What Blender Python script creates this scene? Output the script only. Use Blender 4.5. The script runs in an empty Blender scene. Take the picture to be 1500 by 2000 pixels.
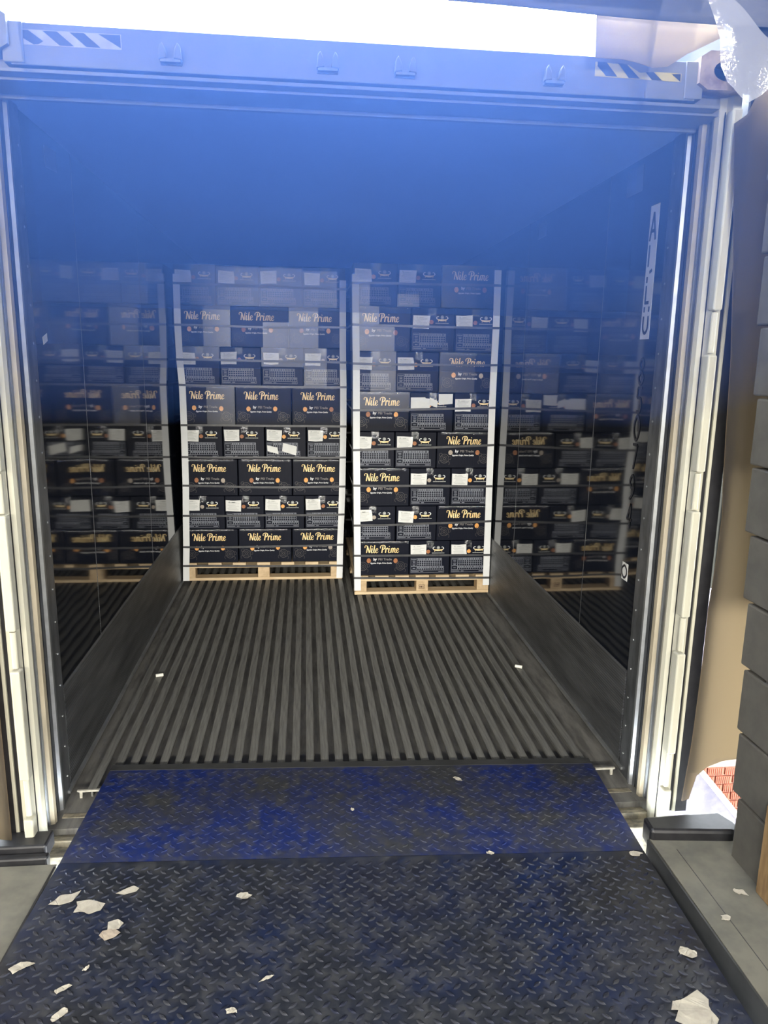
import bpy, bmesh, math, random
from mathutils import Vector, Matrix
random.seed(7)
R = math.radians
scene = bpy.context.scene
col = scene.collection

# ------------------------------------------------------------------ camera
YAW, PITCH, ROLL, FPX = 0.1061, 0.2059, 0.0160, 1450.4
cam_d = bpy.data.cameras.new('camera')
cam = bpy.data.objects.new('camera', cam_d)
col.objects.link(cam)
f = Vector((math.sin(YAW) * math.cos(PITCH), math.cos(YAW) * math.cos(PITCH), -math.sin(PITCH)))
r = Vector((math.cos(YAW), -math.sin(YAW), 0))
u = r.cross(f)
r2 = r * math.cos(ROLL) + u * math.sin(ROLL)
u2 = u * math.cos(ROLL) - r * math.sin(ROLL)
cam.matrix_world = Matrix(((r2.x, u2.x, -f.x, -0.1965), (r2.y, u2.y, -f.y, -2.4675), (r2.z, u2.z, -f.z, 1.7035), (0, 0, 0, 1)))
cam_d.sensor_fit = 'VERTICAL'
cam_d.sensor_height = 36.0
cam_d.lens = 36.0 * FPX / 2000.0
cam_d.clip_start = 0.02
scene.camera = cam

# ------------------------------------------------------------------ light
vs = scene.view_settings
vs.view_transform = 'Standard'; vs.look = 'None'; vs.gamma = 1.0; vs.use_curve_mapping = False
scene.cycles.max_bounces = 6; scene.cycles.diffuse_bounces = 3; scene.cycles.glossy_bounces = 3; scene.cycles.volume_bounces = 0
vs.exposure = 0.85
GLARE, GLARE_G = 0.42, 0.22
world = bpy.data.worlds.new('daylight'); scene.world = world
world.use_nodes = True
bg = world.node_tree.nodes['Background']
bg.inputs[0].default_value = (0.86, 0.93, 1.0, 1); bg.inputs[1].default_value = 27.0

def area(name, loc, size, size_y, energy, target, color=(1, 1, 1)):
    d = bpy.data.lights.new(name, 'AREA'); d.shape = 'RECTANGLE'; d.size = size; d.size_y = size_y
    d.energy = energy; d.color = color
    o = bpy.data.objects.new(name, d); col.objects.link(o); o.location = loc
    o.rotation_euler = (Vector(target) - Vector(loc)).to_track_quat('-Z', 'Y').to_euler()
    return o
area('hall_and_fill_lamp', (-1.8, -8.0, 2.85), 1.6, 0.5, 300, (0.1, 2.5, 1.0), (1.0, 0.96, 0.88))
area('hall_and_fill_lamp', (1.8, -8.0, 2.85), 1.6, 0.5, 300, (-0.1, 2.5, 1.0), (1.0, 0.96, 0.88))
area('hall_and_fill_lamp', (0.0, -8.4, 2.75), 1.2, 0.4, 230, (0.0, 2.7, 1.3), (1.0, 0.96, 0.88))

area('hall_and_fill_lamp', (-3.1, -4.6, 3.1), 1.2, 0.4, 85, (1.1, 0.5, 1.4), (1.0, 0.96, 0.88))  # side fill added to brighten the lettered wall
area('hall_and_fill_lamp', (3.1, -4.6, 3.1), 1.2, 0.4, 35, (-1.1, 0.5, 1.4), (1.0, 0.96, 0.88))  # opposite fill added for the other wall

# sky portals in the openings of the dock (they only guide the sampling of the daylight)
def portal(name, loc, sx, sy, target):
    o = area(name, loc, sx, sy, 1.0, target); o.data.cycles.is_portal = True
portal('daylight_portal', (0, -0.03, 2.665), 2.1, 0.08, (0, -1.0, 2.60))
portal('daylight_portal', (1.24, -0.15, 0.16), 0.22, 0.34, (1.0, -1.0, 0.5))

# ------------------------------------------------------------------ materials
def new_mat(name):
    m = bpy.data.materials.new(name); m.use_nodes = True
    nt = m.node_tree; b = nt.nodes['Principled BSDF']
    return m, nt, b

def noise(nt, scale, detail=4, rough=0.55, stretch=None, src='Object'):
    tc = nt.nodes.new('ShaderNodeTexCoord')
    n = nt.nodes.new('ShaderNodeTexNoise'); n.inputs['Scale'].default_value = scale
    n.inputs['Detail'].default_value = detail; n.inputs['Roughness'].default_value = rough
    if stretch:
        mp = nt.nodes.new('ShaderNodeMapping'); mp.inputs['Scale'].default_value = stretch
        nt.links.new(tc.outputs[src], mp.inputs[0]); nt.links.new(mp.outputs[0], n.inputs['Vector'])
    else:
        nt.links.new(tc.outputs[src], n.inputs['Vector'])
    return n.outputs['Fac']

def ramp(nt, fac, stops):
    c = nt.nodes.new('ShaderNodeValToRGB'); e = c.color_ramp.elements
    e[0].position, e[0].color = stops[0][0], tuple(stops[0][1]) + (1,)
    e[1].position, e[1].color = stops[1][0], tuple(stops[1][1]) + (1,)
    for p_, c_ in stops[2:]:
        x = e.new(p_); x.color = tuple(c_) + (1,)
    nt.links.new(fac, c.inputs[0]); return c.outputs[0]

def mixc(nt, fac, a, b_):
    m = nt.nodes.new('ShaderNodeMix'); m.data_type = 'RGBA'
    def put(sock, v):
        if hasattr(v, 'links'): nt.links.new(v, sock)
        else: sock.default_value = tuple(v) + (1,) if isinstance(v, (tuple, list)) else v
    put(m.inputs[0], fac); put(m.inputs[6], a); put(m.inputs[7], b_)
    return m.outputs[2]

def bump(nt, b, fac, strength, dist=0.01):
    n = nt.nodes.new('ShaderNodeBump'); n.inputs['Strength'].default_value = strength; n.inputs['Distance'].default_value = dist
    nt.links.new(fac, n.inputs['Height']); nt.links.new(n.outputs[0], b.inputs['Normal'])

def surf(name, c1, c2=None, rough=0.5, metal=0.0, scale=8, stretch=None, lo=0.4, hi=0.65, bmp=0.0, bdist=0.01, spec=0.5, detail=4):
    m, nt, b = new_mat(name)
    b.inputs['Roughness'].default_value = rough; b.inputs['Metallic'].default_value = metal
    b.inputs['Specular IOR Level'].default_value = spec
    if c2 is None:
        c2 = tuple(x * 0.85 for x in c1)
    fac = noise(nt, scale, detail, 0.6, stretch)
    nt.links.new(ramp(nt, fac, [(lo, c1), (hi, c2)]), b.inputs['Base Color'])
    if bmp: bump(nt, b, fac, bmp, bdist)
    return m

M = {}
M['wall'] = surf('dark_liner', (0.006, 0.008, 0.013), (0.010, 0.012, 0.018), rough=0.05, scale=2.2, stretch=(1, 1, 0.7), bmp=0.10, bdist=0.02, detail=1, spec=0.5)
M['ceiling'] = surf('ceiling_liner', (0.24, 0.28, 0.36), (0.22, 0.26, 0.34), rough=0.5, scale=1.2)
M['kick'] = None
m, nt, b = new_mat('ribbed_kick_plate')
b.inputs['Metallic'].default_value = 0.55; b.inputs['Roughness'].default_value = 0.42
fac = noise(nt, 5, 5, 0.6, (1, 0.5, 4))
nt.links.new(ramp(nt, fac, [(0.35, (0.08, 0.083, 0.087)), (0.7, (0.17, 0.175, 0.178))]), b.inputs['Base Color'])
tc = nt.nodes.new('ShaderNodeTexCoord'); wv = nt.nodes.new('ShaderNodeTexWave'); wv.bands_direction = 'Z'
wv.inputs['Scale'].default_value = 26; nt.links.new(tc.outputs['Object'], wv.inputs['Vector'])
bump(nt, b, wv.outputs['Fac'], 0.5, 0.002)
M['kick'] = m
M['rail'] = surf('worn_aluminium_rail', (0.20, 0.20, 0.182), (0.115, 0.113, 0.104), rough=0.5, metal=0.25, scale=14, stretch=(6, 0.35, 1), bmp=0.15, bdist=0.002)
M['rail_end'] = surf('bare_aluminium_end', (0.55, 0.53, 0.45), (0.40, 0.38, 0.32), rough=0.4, metal=0.3, scale=60)
M['underfloor'] = surf('floor_channel', (0.150, 0.145, 0.128), (0.075, 0.072, 0.066), rough=0.7, scale=9, stretch=(3, 0.5, 1))
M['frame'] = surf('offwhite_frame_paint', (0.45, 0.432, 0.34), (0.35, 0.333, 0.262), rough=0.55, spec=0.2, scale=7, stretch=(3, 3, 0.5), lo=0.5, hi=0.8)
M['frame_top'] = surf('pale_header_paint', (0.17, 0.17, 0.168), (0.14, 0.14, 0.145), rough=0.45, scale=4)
M['cream'] = surf('cream_gasket', (0.38, 0.33, 0.235), (0.28, 0.245, 0.175), rough=0.5, scale=10, stretch=(3, 3, 0.4))
M['steel'] = surf('stainless_scuff_plate', (0.22, 0.23, 0.24), (0.13, 0.135, 0.14), rough=0.35, metal=0.7, scale=12, stretch=(2, 2, 0.6))
M['bright'] = surf('polished_edge_strip', (0.50, 0.52, 0.52), (0.38, 0.39, 0.39), rough=0.35, metal=0.8, scale=9)
M['rubber'] = surf('black_rubber', (0.008, 0.008, 0.010), (0.016, 0.016, 0.018), rough=0.45, scale=20)
M['sill'] = surf('scraped_sill', (0.30, 0.26, 0.18), (0.11, 0.10, 0.075), rough=0.55, metal=0.2, scale=12, stretch=(2, 5, 2), bmp=0.2, bdist=0.004)
M['carton'] = surf('black_printed_board', (0.007, 0.009, 0.017), (0.010, 0.011, 0.018), rough=0.36, spec=0.10, scale=30, stretch=(9, 1, 0.25), bmp=0.10, bdist=0.002)
M['gold'] = surf('gold_print', (0.80, 0.55, 0.22), (0.95, 0.78, 0.42), rough=0.5, scale=30)
M['white_ink'] = surf('white_print', (0.75, 0.75, 0.74), rough=0.5)
M['grey_ink'] = surf('grey_print', (0.20, 0.18, 0.165), rough=0.5)
M['grid_ink'] = surf('table_print', (0.24, 0.255, 0.29), (0.19, 0.20, 0.235), rough=0.5)
M['ring_ink'] = surf('faint_ornament_print', (0.045, 0.038, 0.036), (0.024, 0.021, 0.024), rough=0.45, scale=60)
M['paper'] = surf('white_paper', (0.76, 0.76, 0.71), (0.70, 0.70, 0.66), rough=0.7, scale=12)
M['paper_ink'] = surf('faded_label_print', (0.52, 0.53, 0.49), rough=0.7)
M['orange'] = surf('orange_print', (0.72, 0.30, 0.055), (0.80, 0.42, 0.12), rough=0.5, scale=60)
M['orange_dark'] = surf('dull_orange_print', (0.30, 0.10, 0.03), (0.40, 0.16, 0.05), rough=0.5, scale=60)
M['orange_pale'] = surf('pale_tan_print', (0.42, 0.35, 0.27), (0.36, 0.30, 0.24), rough=0.5, scale=60)
M['guard'] = surf('white_corner_board', (0.80, 0.81, 0.78), (0.74, 0.75, 0.73), rough=0.65, scale=5)
M['strap'] = surf('dark_strap', (0.045, 0.046, 0.048), (0.075, 0.076, 0.078), rough=0.35, scale=10)
M['wood'] = surf('pale_pine', (0.72, 0.56, 0.34), (0.58, 0.42, 0.24), rough=0.65, scale=9, stretch=(0.6, 6, 6))
M['wood_end'] = surf('pine_block', (0.62, 0.46, 0.27), (0.48, 0.34, 0.19), rough=0.7, scale=22)
M['stamp'] = surf('burnt_stamp', (0.10, 0.055, 0.03), rough=0.7)
M['concrete'] = surf('dusty_concrete', (0.160, 0.154, 0.122), (0.102, 0.100, 0.083), rough=0.85, scale=6, bmp=0.1, bdist=0.004)
M['concrete_side'] = surf('dark_kerb_steel', (0.035, 0.036, 0.036), (0.022, 0.023, 0.023), rough=0.6, scale=8)
M['block'] = surf('painted_block', (0.092, 0.086, 0.073), (0.072, 0.067, 0.058), rough=0.6, scale=12, bmp=0.15, bdist=0.004)
M['mortar'] = surf('painted_mortar', (0.05, 0.047, 0.042), rough=0.8)
M['hall'] = surf('hall_wall', (0.24, 0.235, 0.225), rough=0.9, scale=2)
M['brick'] = surf('terracotta_brick', (0.20, 0.048, 0.020), (0.16, 0.036, 0.016), rough=0.85, scale=20)
M['brick_mortar'] = surf('pale_mortar', (0.20, 0.12, 0.08), rough=0.9)
M['ground'] = surf('pale_yard_ground', (0.11, 0.10, 0.12), (0.065, 0.058, 0.075), rough=0.9, scale=7)
M['timber'] = surf('rough_timber', (0.25, 0.16, 0.07), (0.15, 0.09, 0.04), rough=0.8, scale=12, stretch=(4, 4, 0.5))
M['plank'] = surf('pale_plank', (0.60, 0.58, 0.54), (0.45, 0.30, 0.14), rough=0.8, scale=12)  # white board with tan patches
M['hazard_black'] = surf('hazard_dark', (0.02, 0.022, 0.03), (0.03, 0.03, 0.04), rough=0.4)
M['hazard_yellow'] = surf('hazard_yellow', (0.46, 0.38, 0.05), (0.38, 0.32, 0.06), rough=0.45)
M['rust'] = surf('rusty_casting', (0.30, 0.24, 0.20), (0.14, 0.085, 0.06), rough=0.75, scale=16, lo=0.42, hi=0.6)
M['gold_line'] = M['gold']
M['scrap'] = surf('dirty_paper', (0.46, 0.43, 0.35), (0.36, 0.33, 0.27), rough=0.75, scale=18)
M['butt'] = surf('white_plug', (0.80, 0.78, 0.68), rough=0.6)

# tread plate
m, nt, b = new_mat('worn_blue_tread_plate')
b.inputs['Metallic'].default_value = 0.15
blue = noise(nt, 2.3, 6, 0.62)
dust = noise(nt, 16, 7, 0.68)
grime = noise(nt, 1.5, 5, 0.6, (1.0, 1.6, 1))
c = mixc(nt, ramp(nt, blue, [(0.44, (0, 0, 0)), (0.66, (1, 1, 1))]), (0.017, 0.020, 0.028), (0.007, 0.017, 0.065))
c = mixc(nt, ramp(nt, grime, [(0.48, (0, 0, 0)), (0.66, (0.75, 0.75, 0.75))]), c, (0.016, 0.016, 0.018))
c = mixc(nt, ramp(nt, dust, [(0.48, (0, 0, 0)), (0.74, (0.8, 0.8, 0.8))]), c, (0.070, 0.070, 0.068))
nt.links.new(c, b.inputs['Base Color'])
nt.links.new(ramp(nt, dust, [(0.35, (0.30, 0.30, 0.30)), (0.7, (0.62, 0.62, 0.62))]), b.inputs['Roughness'])
bump(nt, b, dust, 0.12, 0.004)
M['tread'] = m
m, nt, b = new_mat('blue_lip_plate')
b.inputs['Metallic'].default_value = 0.1
blue = noise(nt, 3.2, 7, 0.68)
dust = noise(nt, 22, 7, 0.7)
c = mixc(nt, ramp(nt, blue, [(0.40, (0, 0, 0)), (0.58, (1, 1, 1))]), (0.026, 0.028, 0.033), (0.004, 0.014, 0.095))
c = mixc(nt, ramp(nt, dust, [(0.47, (0, 0, 0)), (0.70, (0.85, 0.85, 0.85))]), c, (0.065, 0.065, 0.062))
nt.links.new(c, b.inputs['Base Color']); b.inputs['Roughness'].default_value = 0.5
bump(nt, b, dust, 0.15, 0.004)
M['lip'] = m
M['lug'] = surf('worn_lug_steel', (0.055, 0.058, 0.068), (0.020, 0.024, 0.045), rough=0.36, metal=0.45, scale=9, lo=0.35, hi=0.65)

# clear packing tape, stretch film, plastic sheet, cloth flaps
def film(name, gloss, tint, rough, bump_s=0.0, bscale=60, diff=0.0):
    m = bpy.data.materials.new(name); m.use_nodes = True; nt = m.node_tree
    out = nt.nodes['Material Output']; nt.nodes.remove(nt.nodes['Principled BSDF'])
    t = nt.nodes.new('ShaderNodeBsdfTransparent'); t.inputs[0].default_value = (1, 1, 1, 1)
    g = nt.nodes.new('ShaderNodeBsdfGlossy'); g.inputs['Roughness'].default_value = rough; g.inputs[0].default_value = tuple(tint) + (1,)
    mx = nt.nodes.new('ShaderNodeMixShader'); mx.inputs[0].default_value = gloss
    nt.links.new(t.outputs[0], mx.inputs[1]); nt.links.new(g.outputs[0], mx.inputs[2])
    last = mx
    if diff:
        d = nt.nodes.new('ShaderNodeBsdfDiffuse'); d.inputs[0].default_value = tuple(tint) + (1,)
        tr = nt.nodes.new('ShaderNodeBsdfTranslucent'); tr.inputs[0].default_value = tuple(tint) + (1,)
        a = nt.nodes.new('ShaderNodeMixShader'); nt.links.new(d.outputs[0], a.inputs[1]); nt.links.new(tr.outputs[0], a.inputs[2])
        m2 = nt.nodes.new('ShaderNodeMixShader'); m2.inputs[0].default_value = diff
        nt.links.new(mx.outputs[0], m2.inputs[1]); nt.links.new(a.outputs[0], m2.inputs[2]); last = m2
    if bump_s:
        tc = nt.nodes.new('ShaderNodeTexCoord'); n = nt.nodes.new('ShaderNodeTexNoise'); n.inputs['Scale'].default_value = bscale
        n.inputs['Detail'].default_value = 4; nt.links.new(tc.outputs['Object'], n.inputs['Vector'])
        bp = nt.nodes.new('ShaderNodeBump'); bp.inputs['Strength'].default_value = bump_s; bp.inputs['Distance'].default_value = 0.01
        nt.links.new(n.outputs['Fac'], bp.inputs['Height']); nt.links.new(bp.outputs[0], g.inputs['Normal'])
    nt.links.new(last.outputs[0], out.inputs['Surface'])
    return m
M['tape'] = film('clear_tape', 0.10, (0.9, 0.9, 0.9), 0.16, 0.6, 70)
M['film'] = film('glossy_film', 0.042, (0.9, 0.9, 0.92), 0.30, diff=0.010)
M['plastic'] = film('crumpled_clear_plastic', 0.22, (0.85, 0.83, 0.78), 0.10, 0.8, 30, diff=0.45)

def cloth(name, c1, c2, trans, scale=3, stretch=(1, 1, 1), tcol=None):
    m = bpy.data.materials.new(name); m.use_nodes = True; nt = m.node_tree
    out = nt.nodes['Material Output']; nt.nodes.remove(nt.nodes['Principled BSDF'])
    fac = noise(nt, scale, 4, 0.6, stretch)
    cc = ramp(nt, fac, [(0.4, c1), (0.65, c2)])
    d = nt.nodes.new('ShaderNodeBsdfDiffuse'); t = nt.nodes.new('ShaderNodeBsdfTranslucent')
    nt.links.new(cc, d.inputs[0])
    if tcol: t.inputs[0].default_value = tuple(tcol) + (1,)
    else: nt.links.new(cc, t.inputs[0])
    mx = nt.nodes.new('ShaderNodeMixShader'); mx.inputs[0].default_value = trans
    nt.links.new(d.outputs[0], mx.inputs[1]); nt.links.new(t.outputs[0], mx.inputs[2])
    nt.links.new(mx.outputs[0], out.inputs['Surface'])
    return m
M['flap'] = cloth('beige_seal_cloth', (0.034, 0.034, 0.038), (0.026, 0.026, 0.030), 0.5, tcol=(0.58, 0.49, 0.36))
M['beige'] = cloth('thin_beige_cloth', (0.62, 0.54, 0.42), (0.55, 0.47, 0.36), 0.42, 5)
M['curtain'] = cloth('grey_head_curtain', (0.20, 0.20, 0.21), (0.14, 0.14, 0.15), 0.10, 6, (1, 1, 3))
M['darkcloth'] = cloth('dark_side_curtain', (0.035, 0.032, 0.036), (0.025, 0.023, 0.027), 0.05, 4)

# ------------------------------------------------------------------ mesh helpers
class MB:
    def __init__(self): self.v, self.f = [], []
    def add(self, vs_, fs_):
        n = len(self.v); self.v += [tuple(x) for x in vs_]; self.f += [tuple(i + n for i in q) for q in fs_]; return self
    def box(self, x0, x1, y0, y1, z0, z1):
        return self.add([(x0, y0, z0), (x1, y0, z0), (x1, y1, z0), (x0, y1, z0), (x0, y0, z1), (x1, y0, z1), (x1, y1, z1), (x0, y1, z1)],
                        [(0, 3, 2, 1), (4, 5, 6, 7), (0, 1, 5, 4), (1, 2, 6, 5), (2, 3, 7, 6), (3, 0, 4, 7)])
    def prism(self, pts, lo, hi, axis=1):
        """closed polygon pts in the two axes other than `axis`, extruded along `axis` from lo to hi"""
        def mk(a, b_, t): return (t, a, b_) if axis == 0 else (a, t, b_) if axis == 1 else (a, b_, t)
        n = len(pts)
        vv = [mk(a, b_, lo) for a, b_ in pts] + [mk(a, b_, hi) for a, b_ in pts]
        ff = [tuple(range(n)), tuple(range(2 * n - 1, n - 1, -1))] + [(i, i + n, (i + 1) % n + n, (i + 1) % n) for i in range(n)]
        return self.add(vv, ff)
    def quad(self, a, b_, c_, d_): return self.add([a, b_, c_, d_], [(0, 1, 2, 3)])
    def cyl(self, c0, c1, rad, n=14):
        c0, c1 = Vector(c0), Vector(c1); d = (c1 - c0).normalized()
        a = d.orthogonal().normalized(); b_ = d.cross(a)
        ring = [a * math.cos(2 * math.pi * k / n) * rad + b_ * math.sin(2 * math.pi * k / n) * rad for k in range(n)]
        vv = [c0 + q for q in ring] + [c1 + q for q in ring]
        return self.add(vv, [(k, (k + 1) % n, (k + 1) % n + n, k + n) for k in range(n)] + [tuple(range(n))[::-1], tuple(range(n, 2 * n))])
    def mesh(self, name, mat, smooth=False, bevel=0.0, seg=2):
        me = bpy.data.meshes.new(name); me.from_pydata(self.v, [], self.f); me.update()
        bm = bmesh.new(); bm.from_mesh(me)
        bmesh.ops.recalc_face_normals(bm, faces=bm.faces)
        if bevel:
            bmesh.ops.bevel(bm, geom=list(bm.edges), offset=bevel, segments=seg, affect='EDGES', profile=0.5)
        bm.to_mesh(me); bm.free()
        if mat: me.materials.append(M[mat])
        if smooth: me.shade_smooth()
        return me

def place(name, me, parent=None, loc=(0, 0, 0), rot=(0, 0, 0)):
    o = bpy.data.objects.new(name, me); col.objects.link(o)
    o.location = loc; o.rotation_euler = rot
    if parent: o.parent = parent
    return o
def tag(o, label=None, cat=None, group=None, kind=None):
    if label: o['label'] = label
    if cat: o['category'] = cat
    if group: o['group'] = group
    if kind: o['kind'] = kind
    return o
def empty(name, loc, rot=(0, 0, 0)):
    o = bpy.data.objects.new(name, None); col.objects.link(o); o.location = loc; o.rotation_euler = rot; o.empty_display_size = 0.1
    return o
def bx(name, mat, dims, parent=None, bevel=0.0, loc=(0, 0, 0)):
    return place(name, MB().box(*dims).mesh(name, mat, bevel=bevel), parent, loc)
def text_mesh(body, size, mat, shear=0.0, bold=0.0, align='LEFT', name='lettering', sx=1.0):
    cu = bpy.data.curves.new('t', 'FONT'); cu.body = body; cu.size = size; cu.shear = shear; cu.offset = bold; cu.align_x = align
    cu.resolution_u = 3
    o = bpy.data.objects.new('t', cu); col.objects.link(o)
    bpy.context.view_layer.update()
    me = bpy.data.meshes.new_from_object(o.evaluated_get(bpy.context.evaluated_depsgraph_get()))
    bpy.data.objects.remove(o); bpy.data.curves.remove(cu)
    for v in me.vertices: v.co = (v.co.x * sx, 0, v.co.y)          # stand the text up, facing -y
    me.materials.clear(); me.materials.append(M[mat]); me.name = name
    return me

# ------------------------------------------------------------------ setting: the refrigerated container
WX = 1.155
ZC = 2.50
floor = bx('floor', 'underfloor', (-WX - 0.05, WX + 0.05, 0.10, 4.75, -0.16, -0.0325)); tag(floor, 'dark floor channels of the container', kind='structure')
wl = bx('wall_left', 'wall', (-WX - 0.055, -WX, 0.20, 4.75, -0.05, ZC)); tag(wl, 'glossy dark container wall beside the wide stack', kind='structure')
wr = bx('wall_right', 'wall', (WX, WX + 0.055, 0.20, 4.75, -0.05, ZC)); tag(wr, 'glossy dark container wall with stencilled letters', kind='structure')
wb = bx('wall_back', 'wall', (-WX - 0.055, WX + 0.055, 4.70, 4.76, -0.05, ZC)); tag(wb, 'dark end wall behind the pallets', kind='structure')
ce = bx('ceiling', 'ceiling', (-WX - 0.055, WX + 0.055, 0.20, 4.75, ZC, ZC + 0.11)); tag(ce, 'smooth container ceiling', kind='structure')
# wall panel joints
for wall_o, s in ((wl, -1), (wr, 1)):
    for y in (0.93, 2.15):
        x0, x1 = sorted((s * (WX - 0.0008), s * WX))
        bx('panel_joint', 'kick', (x0, x1, y - 0.0015, y + 0.0015, 0.40, ZC), wall_o)
# ribbed kick plates along both walls
for s, nm in ((-1, 'baseboard_left'), (1, 'baseboard_right')):
    pts = [(s * WX, 0.415), (s * (WX - 0.006), 0.41), (s * (WX - 0.006), -0.045), (s * WX, -0.045)]
    k = place(nm, MB().prism(pts, 0.36, 4.7, 1).mesh(nm, 'kick')); tag(k, 'ribbed metal kick plate along the wall', kind='structure')
    x0, x1 = sorted((s * (WX - 0.006), s * (WX - 0.020)))
    bx('edge_bead', 'bright', (x0, x1, 0.30, 4.7, -0.012, 0.0), k)

# T-section floor rails, one object each
def t_rail(w, h, y0, y1):
    a, t = w / 2, 0.004
    pts = [(-a, 0), (-a, -0.006), (-t, -0.011), (-t, -h), (t, -h), (t, -0.011), (a, -0.006), (a, 0)]
    return MB().prism(pts, y0, y1, 1)
rail_me = t_rail(0.034, 0.032, 0.305, 4.69).mesh('floor_rail', 'rail')
PITCH_R = 0.0619
k = 0
for i in range(-17, 18):
    x = -0.063 + i * PITCH_R
    if -1.10 < x < 1.10:
        place('floor_rail', rail_me, floor, (x + random.uniform(-.0012, .0012), 0, random.uniform(-.001, .0006)))
for s in (-1, 1):
    me = MB().prism([(-0.05, 0.001), (-0.05, -0.006), (0.016, -0.007), (0.018, -0.05), (0.027, -0.05), (0.027, -0.007), (0.036, -0.005), (0.036, 0.001)], 0.296, 0.305, 1).mesh('rail_end_profile', 'rail_end')
    o = place('rail_end_profile', me, floor, (s * 1.072, 0, 0)); o.scale.x = s

# sill in front of the rails
sill = empty('trim_1', (0, 0, 0)); tag(sill, 'scraped metal door sill of the container', kind='structure')
bx('sill_plate', 'sill', (-1.13, 1.13, 0.20, 0.32, -0.075, -0.045), sill)
bx('sill_ridge', 'sill', (-1.13, 1.13, 0.165, 0.195, -0.075, -0.030), sill, 0.004)
bx('sill_step', 'sill', (-1.14, 1.14, 0.07, 0.165, -0.09, -0.058), sill)
bx('sill_strip', 'sill', (-1.14, 1.14, 0.045, 0.07, -0.09, -0.045), sill, 0.004)
bx('sill_beam', 'sill', (-1.17, 1.17, -0.01, 0.045, -0.20, -0.070), sill, 0.004)

# jambs (corner posts with gasket, scuff plate and hinges), mirrored
def jamb(s, n):
    j = empty('trim_%d' % n, (s * 1.15, 0, 0)); tag(j, 'off-white container door jamb with gasket', kind='structure')
    def pz(name, mat, pts, z0=-0.06, z1=2.50, bevel=0.0):
        return place(name, MB().prism([(s * a - s * 1.15, b_) for a, b_ in pts], z0, z1, 2).mesh(name, mat, bevel=bevel), j)
    sp = pz('scuff_plate', 'steel', [(1.144, 0.335), (1.144, 0.225), (1.20, 0.225), (1.20, 0.335)])
    pz('edge_strip', 'bright', [(1.139, 0.238), (1.139, 0.224), (1.15, 0.217), (1.16, 0.238)])
    pz('recess', 'steel', [(1.150, 0.222), (1.166, 0.165), (1.22, 0.165), (1.22, 0.222)])
    pz('gasket_rib', 'cream', [(1.146, 0.165), (1.139, 0.150), (1.142, 0.132), (1.158, 0.128), (1.17, 0.165)])
    pz('gasket_lip', 'bright', [(1.156, 0.1285), (1.158, 0.124), (1.164, 0.124), (1.166, 0.1285)])
    pz('inner_recess', 'steel', [(1.162, 0.127), (1.170, 0.075), (1.22, 0.075), (1.22, 0.127)])
    pz('post', 'frame', [(1.150, 0.082), (1.146, 0.064), (1.152, 0.046), (1.170, 0.036), (1.178, 0.014), (1.205, 0.010), (1.205, 0.12), (1.17, 0.12)], -0.10, 2.56)
    pz('post_groove', 'rubber', [(1.1655, 0.0385), (1.1665, 0.0365), (1.169, 0.0365), (1.169, 0.0385)], -0.10, 2.50)
    ym = MB().cyl((0, 0.004, 0), (0, -0.002, 0), 0.0035, 8)
    rv = MB().cyl((0, 0, 0), (-s * 0.002, 0, 0), 0.0042, 8).mesh('rivet', 'bright')
    z = 0.06
    while z < 2.45:
        place('rivet', rv, sp, (s * 1.1438 - s * 1.15, 0.309, z)); z += 0.1285
    # hinge line: wide blades with round barrels between them
    zb = [2.50, 1.868, 1.733, 1.320, 1.191, 0.785, 0.655, 0.240, 0.100, -0.06]
    for q in range(len(zb) - 1):
        zt, zo = zb[q], zb[q + 1]
        if q % 2 == 0:
            me = MB().box(s * 0.008, s * 0.040, -0.030, 0.012, zo + 0.006, zt - 0.006).mesh('hinge_blade', 'frame', bevel=0.006)
            place('hinge_blade', me, j)
        else:
            me = MB().cyl((s * 0.026, -0.006, zo + 0.001), (s * 0.026, -0.006, zt - 0.001), 0.0105, 16).mesh('hinge_barrel', 'frame', smooth=False)
            place('hinge_barrel', me, j)
    return j
jamb(1, 2); jamb(-1, 3)

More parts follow.
